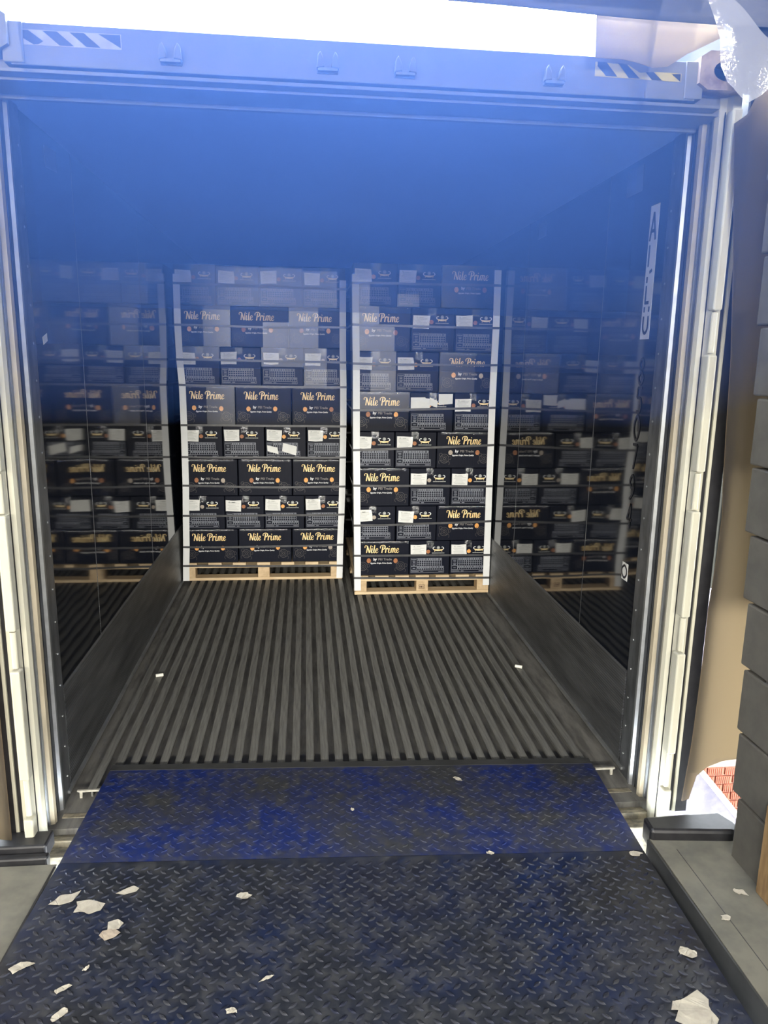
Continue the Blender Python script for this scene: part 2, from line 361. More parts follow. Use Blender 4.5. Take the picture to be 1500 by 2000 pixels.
# header
hd = empty('trim_4', (0, 0, 2.5)); tag(hd, 'painted container header beam with hazard stripes', kind='structure')
def hb(name, mat, x0, x1, y0, y1, z0, z1, bevel=0.0, parent=None):
    return bx(name, mat, (x0, x1, y0, y1, z0 - 2.5, z1 - 2.5), parent or hd, bevel)
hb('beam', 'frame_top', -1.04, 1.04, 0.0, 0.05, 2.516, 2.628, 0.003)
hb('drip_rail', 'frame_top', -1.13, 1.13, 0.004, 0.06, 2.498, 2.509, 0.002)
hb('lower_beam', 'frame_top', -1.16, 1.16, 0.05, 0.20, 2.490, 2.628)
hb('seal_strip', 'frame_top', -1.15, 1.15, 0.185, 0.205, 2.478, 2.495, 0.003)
for s in (-1, 1):                                    # corner castings: a hollow block with an oval eye
    cx = s * 1.128
    c_ = MB()
    n = 16; out_, inn = [], []
    for q in range(n):
        a = 2 * math.pi * q / n + math.pi / n
        ca, sa = math.cos(a), math.sin(a)
        sc = 1 / max(abs(ca), abs(sa))
        out_.append((ca * sc * 0.090, sa * sc * 0.056)); inn.append((ca * 0.045, sa * 0.030))
    for yv, ring in ((-0.022, out_), (-0.022, inn), (0.14, out_), (0.05, inn)):
        c_.v += [(a, yv, b_) for a, b_ in ring]
    for q in range(n):
        k2 = (q + 1) % n
        c_.f += [(q, k2, n + k2, n + q), (q, 2 * n + q, 2 * n + k2, k2), (n + q, n + k2, 3 * n + k2, 3 * n + q)]
    c_.f.append(tuple(range(2 * n, 3 * n))); c_.f.append(tuple(range(3 * n, 4 * n)))
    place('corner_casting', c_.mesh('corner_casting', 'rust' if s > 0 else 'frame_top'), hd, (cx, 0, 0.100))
    x0, x1 = sorted((s * 1.0, s * 1.06))
    hb('casting_gusset', 'frame_top', x0, x1, -0.006, 0.05, 2.52, 2.628, 0.003)
def stripes(name, quads, base, bmat):
    for q in base: place(name + '_backing', MB().prism([(a, b_ - 2.5) for a, b_ in q], -0.0012, -0.0002, 1).mesh('backing', bmat), hd)
    for q in quads: place('hazard_bar', MB().prism([(a, b_ - 2.5) for a, b_ in q], -0.0022, -0.0011, 1).mesh('hazard_bar', 'hazard_black'), hd)
stripes('hazard_tape', [[(-1.005, 2.607), (-0.985, 2.607), (-0.945, 2.580), (-0.958, 2.572), (-0.972, 2.570), (-1.005, 2.588)],
                        [(-0.945, 2.607), (-0.905, 2.607), (-0.860, 2.571), (-0.900, 2.571)],
                        [(-0.870, 2.607), (-0.830, 2.607), (-0.785, 2.571), (-0.825, 2.571)],
                        [(-0.790, 2.607), (-0.728, 2.607), (-0.728, 2.573)]], [[(-1.008, 2.609), (-0.726, 2.609), (-0.726, 2.569), (-1.008, 2.569)]], 'scrap')
stripes('hazard_tape', [[(0.712, 2.612), (0.740, 2.612), (0.778, 2.573), (0.742, 2.573), (0.712, 2.600)],
                        [(0.778, 2.612), (0.806, 2.609), (0.852, 2.571), (0.816, 2.571)],
                        [(0.870, 2.590), (0.895, 2.592), (0.925, 2.569), (0.892, 2.569)],
                        [(0.955, 2.589), (0.985, 2.591), (0.985, 2.569)]], [[(0.705, 2.612), (0.812, 2.608), (0.850, 2.588), (0.905, 2.593), (0.988, 2.592), (0.988, 2.568), (0.705, 2.571)]], 'hazard_yellow')
for x in (-0.585, -0.126, 0.108, 0.572):             # lock-rod keeper brackets
    kp = empty('keeper_bracket', (x, 0, 0.042)); kp.parent = hd
    place('plate', MB().box(-0.032, 0.032, -0.008, 0, -0.008, 0.014).mesh('plate', 'frame_top', bevel=0.002), kp)
    for s in (-1, 1):
        place('cam_lug', MB().prism([(s * 0.010, 0.004), (s * 0.034, 0.0), (s * 0.030, 0.036), (s * 0.022, 0.046), (s * 0.014, 0.030)], -0.030, -0.004, 1).mesh('cam_lug', 'frame_top', bevel=0.003), kp)
    place('slot_plate', MB().box(-0.030, 0.030, -0.026, -0.004, -0.006, 0.003).mesh('cam_seat', 'steel', bevel=0.001), kp)  # steel seat plate below the cam lugs

# container doors swung open along its sides
for s, n in ((1, 1), (-1, 2)):
    d = empty('door_%d' % n, (s * 1.22, 0.0, 0)); tag(d, 'open container door folded back along the side', kind='structure')
    def dz(name, mat, x0, x1, y0, y1, z0=-0.02, z1=2.47):
        a, b_ = sorted((s * (x0 - 1.22), s * (x1 - 1.22)))
        return bx(name, mat, (a, b_, y0, y1, z0, z1), d)
    dz('inner_seal', 'rubber', 1.206, 1.2185, 0.012, 1.10)
    dz('panel_edge', 'frame', 1.2195, 1.2305, 0.006, 1.12)
    dz('outer_seal', 'rubber', 1.2305, 1.2755, 0.006, 1.12)
    dz('panel', 'frame', 1.2755, 1.279, 0.05, 1.14)

# ------------------------------------------------------------------ setting: the dock
TH = R(-2.75)
def slab(name, pts, z0, z1, mat, label):
    o = place(name, MB().prism(pts, z0, z1, 2).mesh(name, mat)); tag(o, label, kind='structure'); return o
dr = slab('floor_dock_right', [(1.008, -0.235), (1.32, -0.27), (3.6, -0.27), (3.6, -9.0), (0.98, -9.0), (1.000, -1.5)], -0.9, 0.045, 'concrete', 'grey concrete dock ledge beside the block wall')
bx('kerb_angle', 'concrete_side', (-0.003, 0.003, -4.0, -0.24, -0.3, 0.044), dr, loc=(1.000, 0, 0))
bx('kerb_seam', 'concrete_side', (1.075, 1.077, -2.6, -0.30, 0.0445, 0.0458), dr)
dl = slab('floor_dock_left', [(-3.6, -0.10), (-1.055, -0.12), (-1.085, -0.60), (-1.125, -2.7), (-1.125, -9.0), (-3.6, -9.0)], -0.9, -0.018, 'concrete', 'stained concrete dock ledge at the open side')
bx('kerb_angle', 'rubber', (-0.004, 0.004, -2.5, -0.14, -0.3, -0.012), dl, loc=(-1.049, 0, 0)).rotation_euler = (0, 0, R(-2.6))
hf = slab('floor_hall', [(-1.125, -3.2), (0.99, -3.2), (0.99, -9.0), (-1.125, -9.0)], -0.3, 0.10, 'concrete', 'concrete hall floor')
def room(name, dims, label, mat='hall'):
    return tag(bx(name, mat, dims), label, kind='structure')
room('wall_hall_rear', (-3.7, 3.7, -9.1, -9.0, -0.5, 4.0), 'plain hall wall')
room('wall_hall_left', (-3.7, -3.6, -9.0, -0.20, -0.9, 4.0), 'plain hall side wall')
room('wall_hall_right', (3.6, 3.7, -9.0, -0.20, -0.9, 4.0), 'plain hall side wall beyond the ledge')
room('ceiling_hall', (-3.7, 3.7, -9.1, -0.14, 4.0, 4.1), 'plain hall ceiling')
room('wall_dock_left', (-3.6, -1.45, -0.32, -0.12, -0.9, 4.0), 'dock front wall beside the container')
room('wall_dock_top', (-1.45, 1.5, -0.22, -0.14, 2.90, 4.0), 'dock front wall above the container')
room('wall_dock_front', (1.47, 3.6, -0.32, -0.12, -0.9, 4.0), 'dock front wall beyond the blocks')
# painted block wall returning along the ledge
bw = bx('wall_dock_right', 'mortar', (1.256, 1.46, -2.45, -0.40, 0.0, 4.0)); tag(bw, 'dark painted block wall', kind='structure')
zc_ = 0.045
for cidx in range(13):
    h = 0.2215
    z0 = 0.0 if cidx == 0 else zc_
    z1 = zc_ + h
    yend = min(-0.352 + 0.112 * (z0 + 0.11) + random.uniform(-.008, .008), -0.10)
    y = yend
    lens = [0.40 if cidx % 2 == 0 else 0.21] + [0.40] * 5
    for L_ in lens:
        ya = max(y - L_, -2.45)
        if ya > -2.44:
            me = MB().box(1.248 + random.uniform(-.003, .003), 1.40, ya + 0.006, y - 0.003, z0 + 0.004, z1 - 0.004).mesh('block', 'block', bevel=0.006)
            place('block', me, bw)
        y = ya - 0.004
    zc_ = z1
tag(bx('sky_blocker', 'hall', (1.40, 14.0, -0.12, 12.0, 3.0, 3.1)), 'unseen sky blocker beside the container', kind='structure')  # unseen slab added to shade the yard bricks and flap from the sky
tag(bx('sky_blocker', 'hall', (-14.0, -1.40, -0.12, 12.0, 3.0, 3.1)), 'unseen sky blocker on the open side', kind='structure')  # mirrored unseen slab, added to cut the skylight on this side
# yard outside, seen through the gaps
tag(bx('ground', 'ground', (-16, 16, -0.05, 16, -1.60, -1.50)), 'pale yard ground outside', kind='structure')
ow = bx('wall_outside', 'brick_mortar', (2.0, 4.6, 1.96, 2.1, -1.50, -1.045)); tag(ow, 'low terracotta brick wall in the yard', kind='structure')
rib = []
for rr in range(7):
    for cc in range(16):
        x0 = 2.05 + cc * 0.128 + (0.064 if rr % 2 else 0)
        z0 = -1.498 + rr * 0.065
        mb = MB().box(x0, x0 + 0.116, 1.945, 1.97, z0, z0 + 0.054)
        for q in range(7):
            mb.box(x0 + 0.010 + q * 0.0145, x0 + 0.018 + q * 0.0145, 1.941, 1.946, z0 + 0.002, z0 + 0.052)
        place('brick', mb.mesh('brick', 'brick'), ow)

# ------------------------------------------------------------------ things in the yard
rp = place('yard_ramp', MB().prism([(1.88, -0.56), (2.044, -0.614), (2.345, -0.965), (2.36, -1.505), (1.88, -1.505)], 1.2, 1.7, 1).mesh('yard_ramp', 'ground', bevel=0.004))
tag(rp, 'pale concrete ramp cheek below the torn seal', 'ramp')
pk = place('white_plank', MB().prism([(2.030, -0.600), (2.055, -0.585), (2.362, -0.943), (2.345, -0.972)], 1.145, 1.197, 1).mesh('white_plank', 'plank', bevel=0.003))
tag(pk, 'white plank sloping along the ramp edge before the bricks', 'plank')

# ------------------------------------------------------------------ dock leveller
lv = empty('dock_leveller', (-0.026, -0.192, 0.0), (0, 0, TH)); tag(lv, 'blue steel dock leveller with diamond tread bridging into the container', 'dock leveller')
HW = 1.013
DT, LT = R(-1.6), R(0.9)
deck = place('deck', MB().box(-HW, HW, -2.95, -0.004, -0.012, 0.0).mesh('deck', 'tread'), lv, (0, 0, 0.004), (DT, 0, 0))
lip = place('lip', MB().prism([(0.0, 0.0), (0.0, -0.014), (0.60, -0.014), (0.604, -0.004), (0.575, 0.0)], -HW, HW, 0).mesh('lip', 'lip'), lv, (0, 0, 0.003), (LT, 0, 0))
bx('lip_bevel', 'concrete_side', (-HW, HW, 0.562, 0.603, 0.0, 0.0012), lip)
hg = place('hinge_tube', MB().cyl((-HW, 0.002, -0.014), (HW, 0.002, -0.014), 0.012, 12).mesh('hinge_tube', 'lug'), lv)
bx('side_skirt', 'rubber', (HW - 0.004, HW, -2.95, -0.01, -0.30, -0.012), deck)
bx('side_skirt', 'rubber', (-HW, -HW + 0.004, -2.95, -0.01, -0.30, -0.012), deck)
# raised lens-shaped lugs
def lugs(y0, y1, x0, x1, pitch, ln, wd, ht, keep):
    mb = MB()
    ny, nx = int((y1 - y0) / pitch), int((x1 - x0) / pitch)
    n = 5
    for j in range(ny + 1):
        for i in range(nx + 1):
            if (i + j) % 2: continue
            if random.random() > keep: continue
            cx, cy = x0 + (i + .3) * pitch, y0 + j * pitch
            if not (x0 + ln * .4 < cx < x1 - ln * .4): continue
            a = R(38) if j % 2 else R(-38)
            a += random.uniform(-.05, .05)
            ca, sa = math.cos(a), math.sin(a)
            pts = []
            for q in range(n + 1):
                t = -1 + 2 * q / n
                pts.append((t * ln / 2, wd / 2 * (1 - t * t)))
            for q in range(n - 1, 0, -1):
                t = -1 + 2 * q / n
                pts.append((t * ln / 2, -wd / 2 * (1 - t * t)))
            m_ = len(pts)
            vv = [(cx + px * ca - py * sa, cy + px * sa + py * ca, 0) for px, py in pts]
            vv += [(cx + px * .62 * ca - py * .42 * sa, cy + px * .62 * sa + py * .42 * ca, ht) for px, py in pts]
            ff = [(q, (q + 1) % m_, (q + 1) % m_ + m_, q + m_) for q in range(m_)] + [tuple(range(m_, 2 * m_))]
            mb.add(vv, ff)
    return mb
lg = place('tread_lugs', lugs(-1.35, -0.02, -HW, HW, 0.0222, 0.031, 0.0125, 0.0026, 1.0).mesh('tread_lugs', 'lug'), deck); tag(lg, kind='stuff')
lg = place('tread_lugs', lugs(0.03, 0.555, -HW, HW, 0.0222, 0.029, 0.0105, 0.0016, 0.93).mesh('tread_lugs', 'lip'), lip); tag(lg, kind='stuff')

# bumpers at both corners of the pit
b1 = place('dock_bumper', MB().prism([(1.006, -0.245), (1.30, -0.275), (1.335, -0.225), (1.305, -0.155), (1.012, -0.165)], 0.0, 0.085, 2).mesh('dock_bumper', 'rubber', bevel=0.012))
tag(b1, 'black rubber dock bumper at the end of the ledge by the block wall', 'bumper')
b2 = empty('dock_bumper', (-1.2, -0.05, 0)); tag(b2, 'layered black rubber dock bumper at the corner of the stained ledge', 'bumper')
bx('rubber_layer', 'rubber', (-0.30, 0.098, -0.03, 0.06, -0.03, 0.028), b2, 0.008)
bx('rubber_layer', 'rubber', (-0.30, 0.112, -0.065, -0.032, -0.06, 0.006), b2, 0.008)
tp = place('timber_post', MB().box(0, 0.018, -0.075, 0, 0, 0.31).mesh('timber_post', 'timber', bevel=0.004), None, (1.226, -0.522, 0.045))
tag(tp, 'rough brown timber offcut against the block wall', 'timber')

# ------------------------------------------------------------------ dock seal, curtains, plastic
def sheet(name, outline, y, mat, thick=0.006, wave=0.0, freq=9.0, cuts=0.05, seed=0):
    """a hanging sheet with the given outline (x, z): cut into a grid, waved and thickened"""
    bm = bmesh.new()
    vs_ = [bm.verts.new((a, y, b_)) for a, b_ in outline]
    fc = bm.faces.new(vs_)
    x0, x1 = min(a for a, _ in outline), max(a for a, _ in outline); z0, z1 = min(b_ for _, b_ in outline), max(b_ for _, b_ in outline)
    t = x0 + cuts
    while t < x1:
        bmesh.ops.bisect_plane(bm, geom=bm.verts[:] + bm.edges[:] + bm.faces[:], plane_co=(t, 0, 0), plane_no=(1, 0, 0)); t += cuts
    t = z0 + cuts
    while t < z1:
        bmesh.ops.bisect_plane(bm, geom=bm.verts[:] + bm.edges[:] + bm.faces[:], plane_co=(0, 0, t), plane_no=(0, 0, 1)); t += cuts
    rnd = random.Random(seed); ph = [rnd.uniform(0, 6) for _ in range(4)]
    for v in bm.verts:
        v.co.y += wave * (math.sin(v.co.x * freq + ph[0]) * 0.6 + math.sin(v.co.z * freq * .7 + v.co.x * freq * .5 + ph[1]) * 0.4)
    bmesh.ops.recalc_face_normals(bm, faces=bm.faces)
    if thick:
        bmesh.ops.solidify(bm, geom=bm.faces[:], thickness=thick)
    me = bpy.data.meshes.new(name); bm.to_mesh(me); bm.free(); me.materials.append(M[mat]); me.shade_smooth()
    return place(name, me)
FLAP = [(1.143, 2.436), (1.188, 2.009), (1.212, 1.717), (1.224, 1.461), (1.235, 1.284), (1.245, 1.176), (1.243, 1.047), (1.237, 0.915), (1.232, 0.839), (1.232, 0.664), (1.223, 0.32), (1.208, 0.077), (1.234, 0.086), (1.254, 0.182), (1.291, 0.218), (1.349, 0.241), (1.419, 0.248), (1.56, 0.248), (1.56, 2.60), (1.234, 2.557), (1.203, 2.511), (1.182, 2.464)]
fl = sheet('dock_seal_flap', FLAP, -0.075, 'flap', 0.006, 0.006, 7, 0.06, 1)
tag(fl, 'beige torn cloth dock seal flap hanging between container door and block wall', 'seal flap')
fl2 = sheet('dock_seal_flap', [(-1.205, 2.70), (-1.213, 1.6), (-1.214, 0.8), (-1.216, 0.05), (-1.28, 0.06), (-1.56, 0.05), (-1.56, 2.95), (-1.2, 2.95)], -0.075, 'flap', 0.006, 0.006, 7, 0.08, 2)
tag(fl2, 'beige cloth dock seal flap at the edge by the stained ledge', 'seal flap')
for s_ in (-1, 1):  # unseen blocks added to keep daylight off the back of the upper flap
    fp = empty('backlight_blocker', (s_ * 1.45, 0.14, 0.85)); tag(fp, 'unseen light blocker behind the beige flap by the ' + ('block wall' if s_ > 0 else 'stained ledge'), 'foam pad', 'light blockers')
    for nm, xa, za, zb in (('upper_blocker', 1.285, 0.47, 2.10), ('lower_blocker', 1.345, 0.0, 0.465)):
        x0, x1 = sorted((s_ * xa - s_ * 1.45, s_ * 0.20))
        bx(nm, 'rubber', (x0, x1, -0.04, 0.04, za, zb), fp, 0.01)
hc = sheet('head_curtain', [(-1.47, 2.640), (-1.046, 2.658), (-0.611, 2.677), (-0.187, 2.695), (0.195, 2.709), (0.67, 2.697), (1.037, 2.690), (1.50, 2.690), (1.50, 2.95), (-1.47, 2.95)], -0.115, 'curtain', 0.006, 0.006, 8, 0.08, 3)
tag(hc, 'grey cloth head curtain hanging above the bright gap', 'curtain')
bp = sheet('cloth_patch', [(0.667, 2.72), (1.075, 2.72), (1.06, 2.665), (0.964, 2.619), (0.903, 2.581), (0.855, 2.575), (0.806, 2.586), (0.758, 2.592), (0.672, 2.591)], -0.085, 'beige', 0.003, 0.004, 14, 0.05, 4)
tag(bp, 'beige cloth patch with wavy hem hanging over the hazard stripes', 'cloth')
dc = sheet('side_curtain', [(1.052, 2.95), (1.081, 2.729), (1.107, 2.618), (1.131, 2.530), (1.154, 2.512), (1.197, 2.515), (1.26, 2.56), (1.56, 2.56), (1.56, 2.95)], -0.097, 'darkcloth', 0.005, 0.004, 9, 0.06, 5)
tag(dc, 'dark hanging curtain behind the plastic sheet', 'curtain')
PL = [(0.740, 2.60), (0.751, 2.537), (0.771, 2.494), (0.786, 2.457), (0.797, 2.397), (0.816, 2.364), (0.845, 2.341), (0.876, 2.322), (0.911, 2.341), (0.95, 2.38), (0.96, 2.44), (0.905, 2.472), (0.808, 2.54), (0.78, 2.60)]
ps = sheet('plastic_sheet', PL, -0.60, 'plastic', 0.0, 0.012, 38, 0.014, 6)
tag(ps, 'crumpled translucent plastic sheet hanging from above near the corner casting', 'plastic sheet')

# ------------------------------------------------------------------ lettering built as strokes
def stroke(mb, pts, wds, y=0.0, sub=5):
    """variable-width brush stroke through pts (x, z), Catmull-Rom smoothed"""
    P_, W_ = [], []
    n = len(pts)
    for i in range(n - 1):
        p0, p1, p2, p3 = pts[max(i - 1, 0)], pts[i], pts[i + 1], pts[min(i + 2, n - 1)]
        for k_ in range(sub):
            t = k_ / sub
            P_.append(tuple(0.5 * (2 * p1[d] + (p2[d] - p0[d]) * t + (2 * p0[d] - 5 * p1[d] + 4 * p2[d] - p3[d]) * t * t + (3 * p1[d] - p0[d] - 3 * p2[d] + p3[d]) * t ** 3) for d in (0, 1)))
            W_.append(wds[i] * (1 - t) + wds[i + 1] * t)
    P_.append(pts[-1]); W_.append(wds[-1])
    n0 = len(mb.v)
    for i, (a, b_) in enumerate(P_):
        q0, q1 = P_[max(i - 1, 0)], P_[min(i + 1, len(P_) - 1)]
        dx, dz = q1[0] - q0[0], q1[1] - q0[1]; L_ = math.hypot(dx, dz) or 1
        nx, nz = -dz / L_, dx / L_
        mb.v += [(a + nx * W_[i] / 2, y, b_ + nz * W_[i] / 2), (a - nx * W_[i] / 2, y, b_ - nz * W_[i] / 2)]
    for i in range(len(P_) - 1):
        mb.f.append((n0 + 2 * i, n0 + 2 * i + 1, n0 + 2 * i + 3, n0 + 2 * i + 2))
def brand_mesh():
    mb = MB(); T = 0.27; t = 0.10
    S = lambda p_, w_: stroke(mb, p_, w_, -0.0004 * (len(mb.v) % 7) / 7)
    # N
    S([(-0.32, 1.12), (-0.38, 1.38), (-0.18, 1.58), (0.10, 1.50), (0.22, 1.34)], [0.16, 0.14, 0.12, 0.16, 0.20])
    S([(0.24, 1.50), (0.12, 0.75), (0.00, 0.02)], [0.16, 0.22, 0.24]); S([(0.20, 1.56), (0.42, 0.80), (0.66, 0.02)], [0.18, 0.27, 0.27])
    S([(1.02, 1.68), (0.90, 1.30), (0.80, 0.60), (0.70, 0.02)], [0.12, 0.20, 0.22, 0.22])
    def letter_i(x):
        S([(x + .16, 1.02), (x + .03, 0.28), (x + .12, 0.03), (x + .38, 0.16)], [T, T, 0.20, 0.07]); S([(x + .13, 1.30), (x + .26, 1.42)], [0.22, 0.22])
    def letter_e(x):
        S([(x + .06, 0.40), (x + .38, 0.52), (x + .52, 0.80), (x + .36, 0.99), (x + .12, 0.74), (x + .04, 0.30), (x + .24, 0.03), (x + .62, 0.26)], [0.08, 0.10, 0.13, 0.11, 0.20, 0.24, 0.16, 0.07])
    letter_i(1.10)
    S([(1.86, 1.66), (1.70, 0.80), (1.64, 0.25), (1.76, 0.03), (1.98, 0.16)], [0.22, T, T, 0.20, 0.08])
    letter_e(2.02)
    # P
    off = 0.28
    S = lambda p_, w_: stroke(mb, [(a + off, b_) for a, b_ in p_], w_, -0.0004 * (len(mb.v) % 7) / 7)
    S([(3.42, 1.44), (3.30, 0.75), (3.16, 0.00)], [T, T, T])
    S([(2.86, 0.98), (2.84, 1.34), (3.14, 1.60), (3.62, 1.62), (3.90, 1.36), (3.80, 0.98), (3.52, 0.76), (3.36, 0.78)], [0.16, 0.15, 0.13, 0.16, 0.26, 0.24, 0.14, 0.09])
    # r
    S([(4.16, 1.00), (4.06, 0.50), (3.98, 0.00)], [T, T, T]); S([(4.05, 0.55), (4.22, 0.92), (4.46, 1.00), (4.48, 0.74)], [0.08, 0.13, 0.24, 0.20])
    letter_i(4.66)
    # m
    for q in range(3):
        x = 5.22 + q * 0.42
        S([(x + .14, 1.00), (x + .05, 0.45), (x - .02, 0.00)] if q < 2 else [(x + .10, 0.92), (x + .02, 0.28), (x + .12, 0.03), (x + .36, 0.16)], [T * .92] * 3 if q < 2 else [T * .92, T * .92, 0.18, 0.08])
        if q: S([(x - .36, 0.55), (x - .18, 0.92), (x + .02, 1.00), (x + .10, 0.80)], [0.08, 0.12, 0.17, 0.20])
    letter_e(6.44)
    x0 = min(v[0] for v in mb.v); x1 = max(v[0] for v in mb.v)
    sx = 0.252 / (x1 - x0); sz = 0.0345
    mb.v = [((a - x0) * sx, b_, c_ * sz) for a, b_, c_ in mb.v]
    return mb.mesh('brand_lettering', 'gold')
BRAND = brand_mesh()
BY = text_mesh('by', 0.026, 'white_ink', 0.1, 0.0009, name='by_lettering')
TRADE = text_mesh('PEI Trade', 0.0225, 'grey_ink', 0.0, 0.0006, name='trade_lettering', sx=1.12)
TAG = text_mesh('Egyptian Origin, Prime Quality', 0.0138, 'white_ink', 0.15, 0.0004, name='tagline_lettering', sx=0.92)
def disc_mesh(rx, rz, mat, n=16):
    return MB().add([(rx * math.cos(2 * math.pi * q / n), 0, rz * math.sin(2 * math.pi * q / n)) for q in range(n)], [tuple(range(n))]).mesh('fruit_print', mat)
DISC = {k_: disc_mesh(0.0155, 0.018, k_) for k_ in ('orange', 'orange_dark', 'orange_pale')}
DISCS = {k_: disc_mesh(0.0145, 0.0145, k_) for k_ in ('orange', 'orange_dark', 'orange_pale')}
def ornament():
    mb = MB()
    def ring(cx, cz, ra, w_, a0=0, a1=360, n=22):
        n0 = len(mb.v)
        for q in range(n + 1):
            a = R(a0 + (a1 - a0) * q / n)
            mb.v += [(cx + (ra + w_) * math.cos(a), 0, cz + (ra + w_) * math.sin(a)), (cx + ra * math.cos(a), 0, cz + ra * math.sin(a))]
        for q in range(n): mb.f.append((n0 + 2 * q, n0 + 2 * q + 1, n0 + 2 * q + 3, n0 + 2 * q + 2))
    ring(0.048, 0.055, 0.030, 0.004); ring(0.048, 0.055, 0.018, 0.003); ring(0.020, 0.030, 0.012, 0.003, 30, 250); ring(0.072, 0.022, 0.012, 0.003, -60, 160)
    ring(0.022, 0.082, 0.010, 0.003); ring(0.048, 0.055, 0.006, 0.005, n=10); ring(0.085, 0.060, 0.010, 0.003, -90, 120)
    return mb.mesh('ornament_print', 'ring_ink')
ORN = ornament()
def table_mesh():
    """size table: outlined cells, a narrow first column of wording and a strip along the foot"""
    mb = MB(); W_, H_ = 0.246, 0.118
    def rect(x0, x1, z0, z1): mb.quad((x0, 0, z0), (x1, 0, z0), (x1, 0, z1), (x0, 0, z1))
    lw = 0.0019
    def frame(x0, x1, z0, z1):
        rect(x0, x1, z0, z0 + lw); rect(x0, x1, z1 - lw, z1); rect(x0, x0 + lw, z0 + lw, z1 - lw); rect(x1 - lw, x1, z0 + lw, z1 - lw)
    frame(0, W_, 0, 0.018)
    rnd = random.Random(3)
    frame(0, 0.046, 0.020, 0.048)
    rows = [(0.020, 0.034, 12), (0.034, 0.048, 12), (0.050, 0.064, 11), (0.064, 0.078, 11), (0.078, 0.092, 11), (0.092, 0.110, 11)]
    cw = 0.0164
    vw = 0.0034
    for z0, z1, n in rows:
        rect(0.046, 0.046 + n * cw, z1 - lw, z1); rect(0.046, 0.046 + n * cw, z0, z0 + lw * .6)
        for q in range(n + 1): rect(0.046 + q * cw - vw / 2, 0.046 + q * cw + vw / 2, z0 + lw, z1 - lw)
    for z0, z1, n in (rows[1], rows[5]):
        for q in range(n):
            x = 0.046 + q * cw + cw * .5 + rnd.uniform(-.002, .002)
            rect(x - 0.0030, x + 0.0030, z0 + 0.0025, z1 - 0.0025)
    frame(0, 0.046, 0.050, 0.110)
    for z, a, b_ in ((0.100, 0.004, 0.040), (0.088, 0.012, 0.034), (0.078, 0.014, 0.034), (0.066, 0.012, 0.036), (0.057, 0.014, 0.032), (0.033, 0.014, 0.034), (0.008, 0.006, 0.060), (0.008, 0.072, 0.092), (0.008, 0.205, 0.238)):
        rect(a, b_, z - 0.0018, z + 0.0022)
    return mb.mesh('size_table', 'grid_ink')
TABLE = table_mesh()
def logo_meshes():
    bowl = MB(); n = 18                                  # crescent hull with feet
    top, bot = [], []
    for q in range(n + 1):
        t = -1 + 2 * q / n
        bot.append((t * 0.036, 0, -0.017 * math.sqrt(max(0, 1 - t * t)) ** 0.8))
        top.append((t * 0.036, 0, -0.017 * 0.30 * math.sqrt(max(0, 1 - t * t)) ** 0.8 + 0.0001))
    bowl.v = top + bot; bowl.f = [(q, q + 1, n + 2 + q, n + 1 + q) for q in range(n)]
    for s in (-1, 1):
        bowl.quad((s * 0.024, 0, -0.012), (s * 0.027, 0, -0.010), (s * 0.028, 0, -0.022), (s * 0.025, 0, -0.022))
    horns = []
    for s in (-1, 1):
        horns.append(MB()); stroke(horns[-1], [(s * 0.034, -0.004), (s * 0.039, 0.004), (s * 0.034, 0.012), (s * 0.026, 0.014), (s * 0.024, 0.010)], [0.006, 0.006, 0.005, 0.003, 0.002])
    globe = MB(); m_ = 20
    for a, b_ in ((0.0115, 0.0085), (0.0065, 0.0)):
        n0 = len(globe.v)
        for q in range(m_):
            an = 2 * math.pi * q / m_
            globe.v += [(a * math.cos(an), 0, 0.009 + a * math.sin(an)), (b_ * math.cos(an), 0, 0.009 + b_ * math.sin(an))]
        for q in range(m_):
            k2 = (q + 1) % m_
            globe.f.append((n0 + 2 * q, n0 + 2 * k2, n0 + 2 * k2 + 1, n0 + 2 * q + 1))
    cap = MB(); rnd = random.Random(5); x = -0.046
    while x < 0.046:
        w_ = rnd.uniform(0.003, 0.006); cap.quad((x, 0, -0.034), (x + w_, 0, -0.034), (x + w_, 0, -0.0285), (x, 0, -0.0285)); x += w_ + 0.0018
    return bowl.mesh('logo_bowl', 'gold'), horns[0].mesh('logo_horn', 'white_ink'), horns[1].mesh('logo_horn', 'white_ink'), globe.mesh('logo_globe', 'paper_ink'), cap.mesh('logo_caption', 'paper_ink')
LOGO = logo_meshes()
def label_mesh(seed):
    rnd = random.Random(seed); w_, h_ = 0.112, 0.084
    j = lambda: rnd.uniform(-.0035, .0035)
    pts = [(0 + j(), 0 + j()), (w_ * .5, j() * .4), (w_ + j(), 0 + j()), (w_ + j(), h_ * .55), (w_ + j(), h_ + j()), (w_ * .45, h_ + j() * .4), (0 + j(), h_ + j())]
    me = MB().prism(pts, -0.0016, -0.0008, 1).mesh('paper_label', 'paper')
    ink = MB()
    for q in range(7):
        z = 0.012 + q * 0.009; a = rnd.uniform(0.010, 0.024); b_ = rnd.uniform(0.07, 0.10)
        ink.quad((a, -0.002, z), (b_, -0.002, z), (b_, -0.002, z + 0.0035), (a, -0.002, z + 0.0035))
    ink.quad((0.02, -0.002, 0.068), (0.028, -0.002, 0.068), (0.028, -0.002, 0.076), (0.02, -0.002, 0.076))
    ink.quad((0.042, -0.002, 0.066), (0.066, -0.002, 0.067), (0.066, -0.002, 0.074), (0.042, -0.002, 0.073))
    return me, ink.mesh('label_print', 'paper_ink')
LABELS = [label_mesh(i) for i in range(6)]
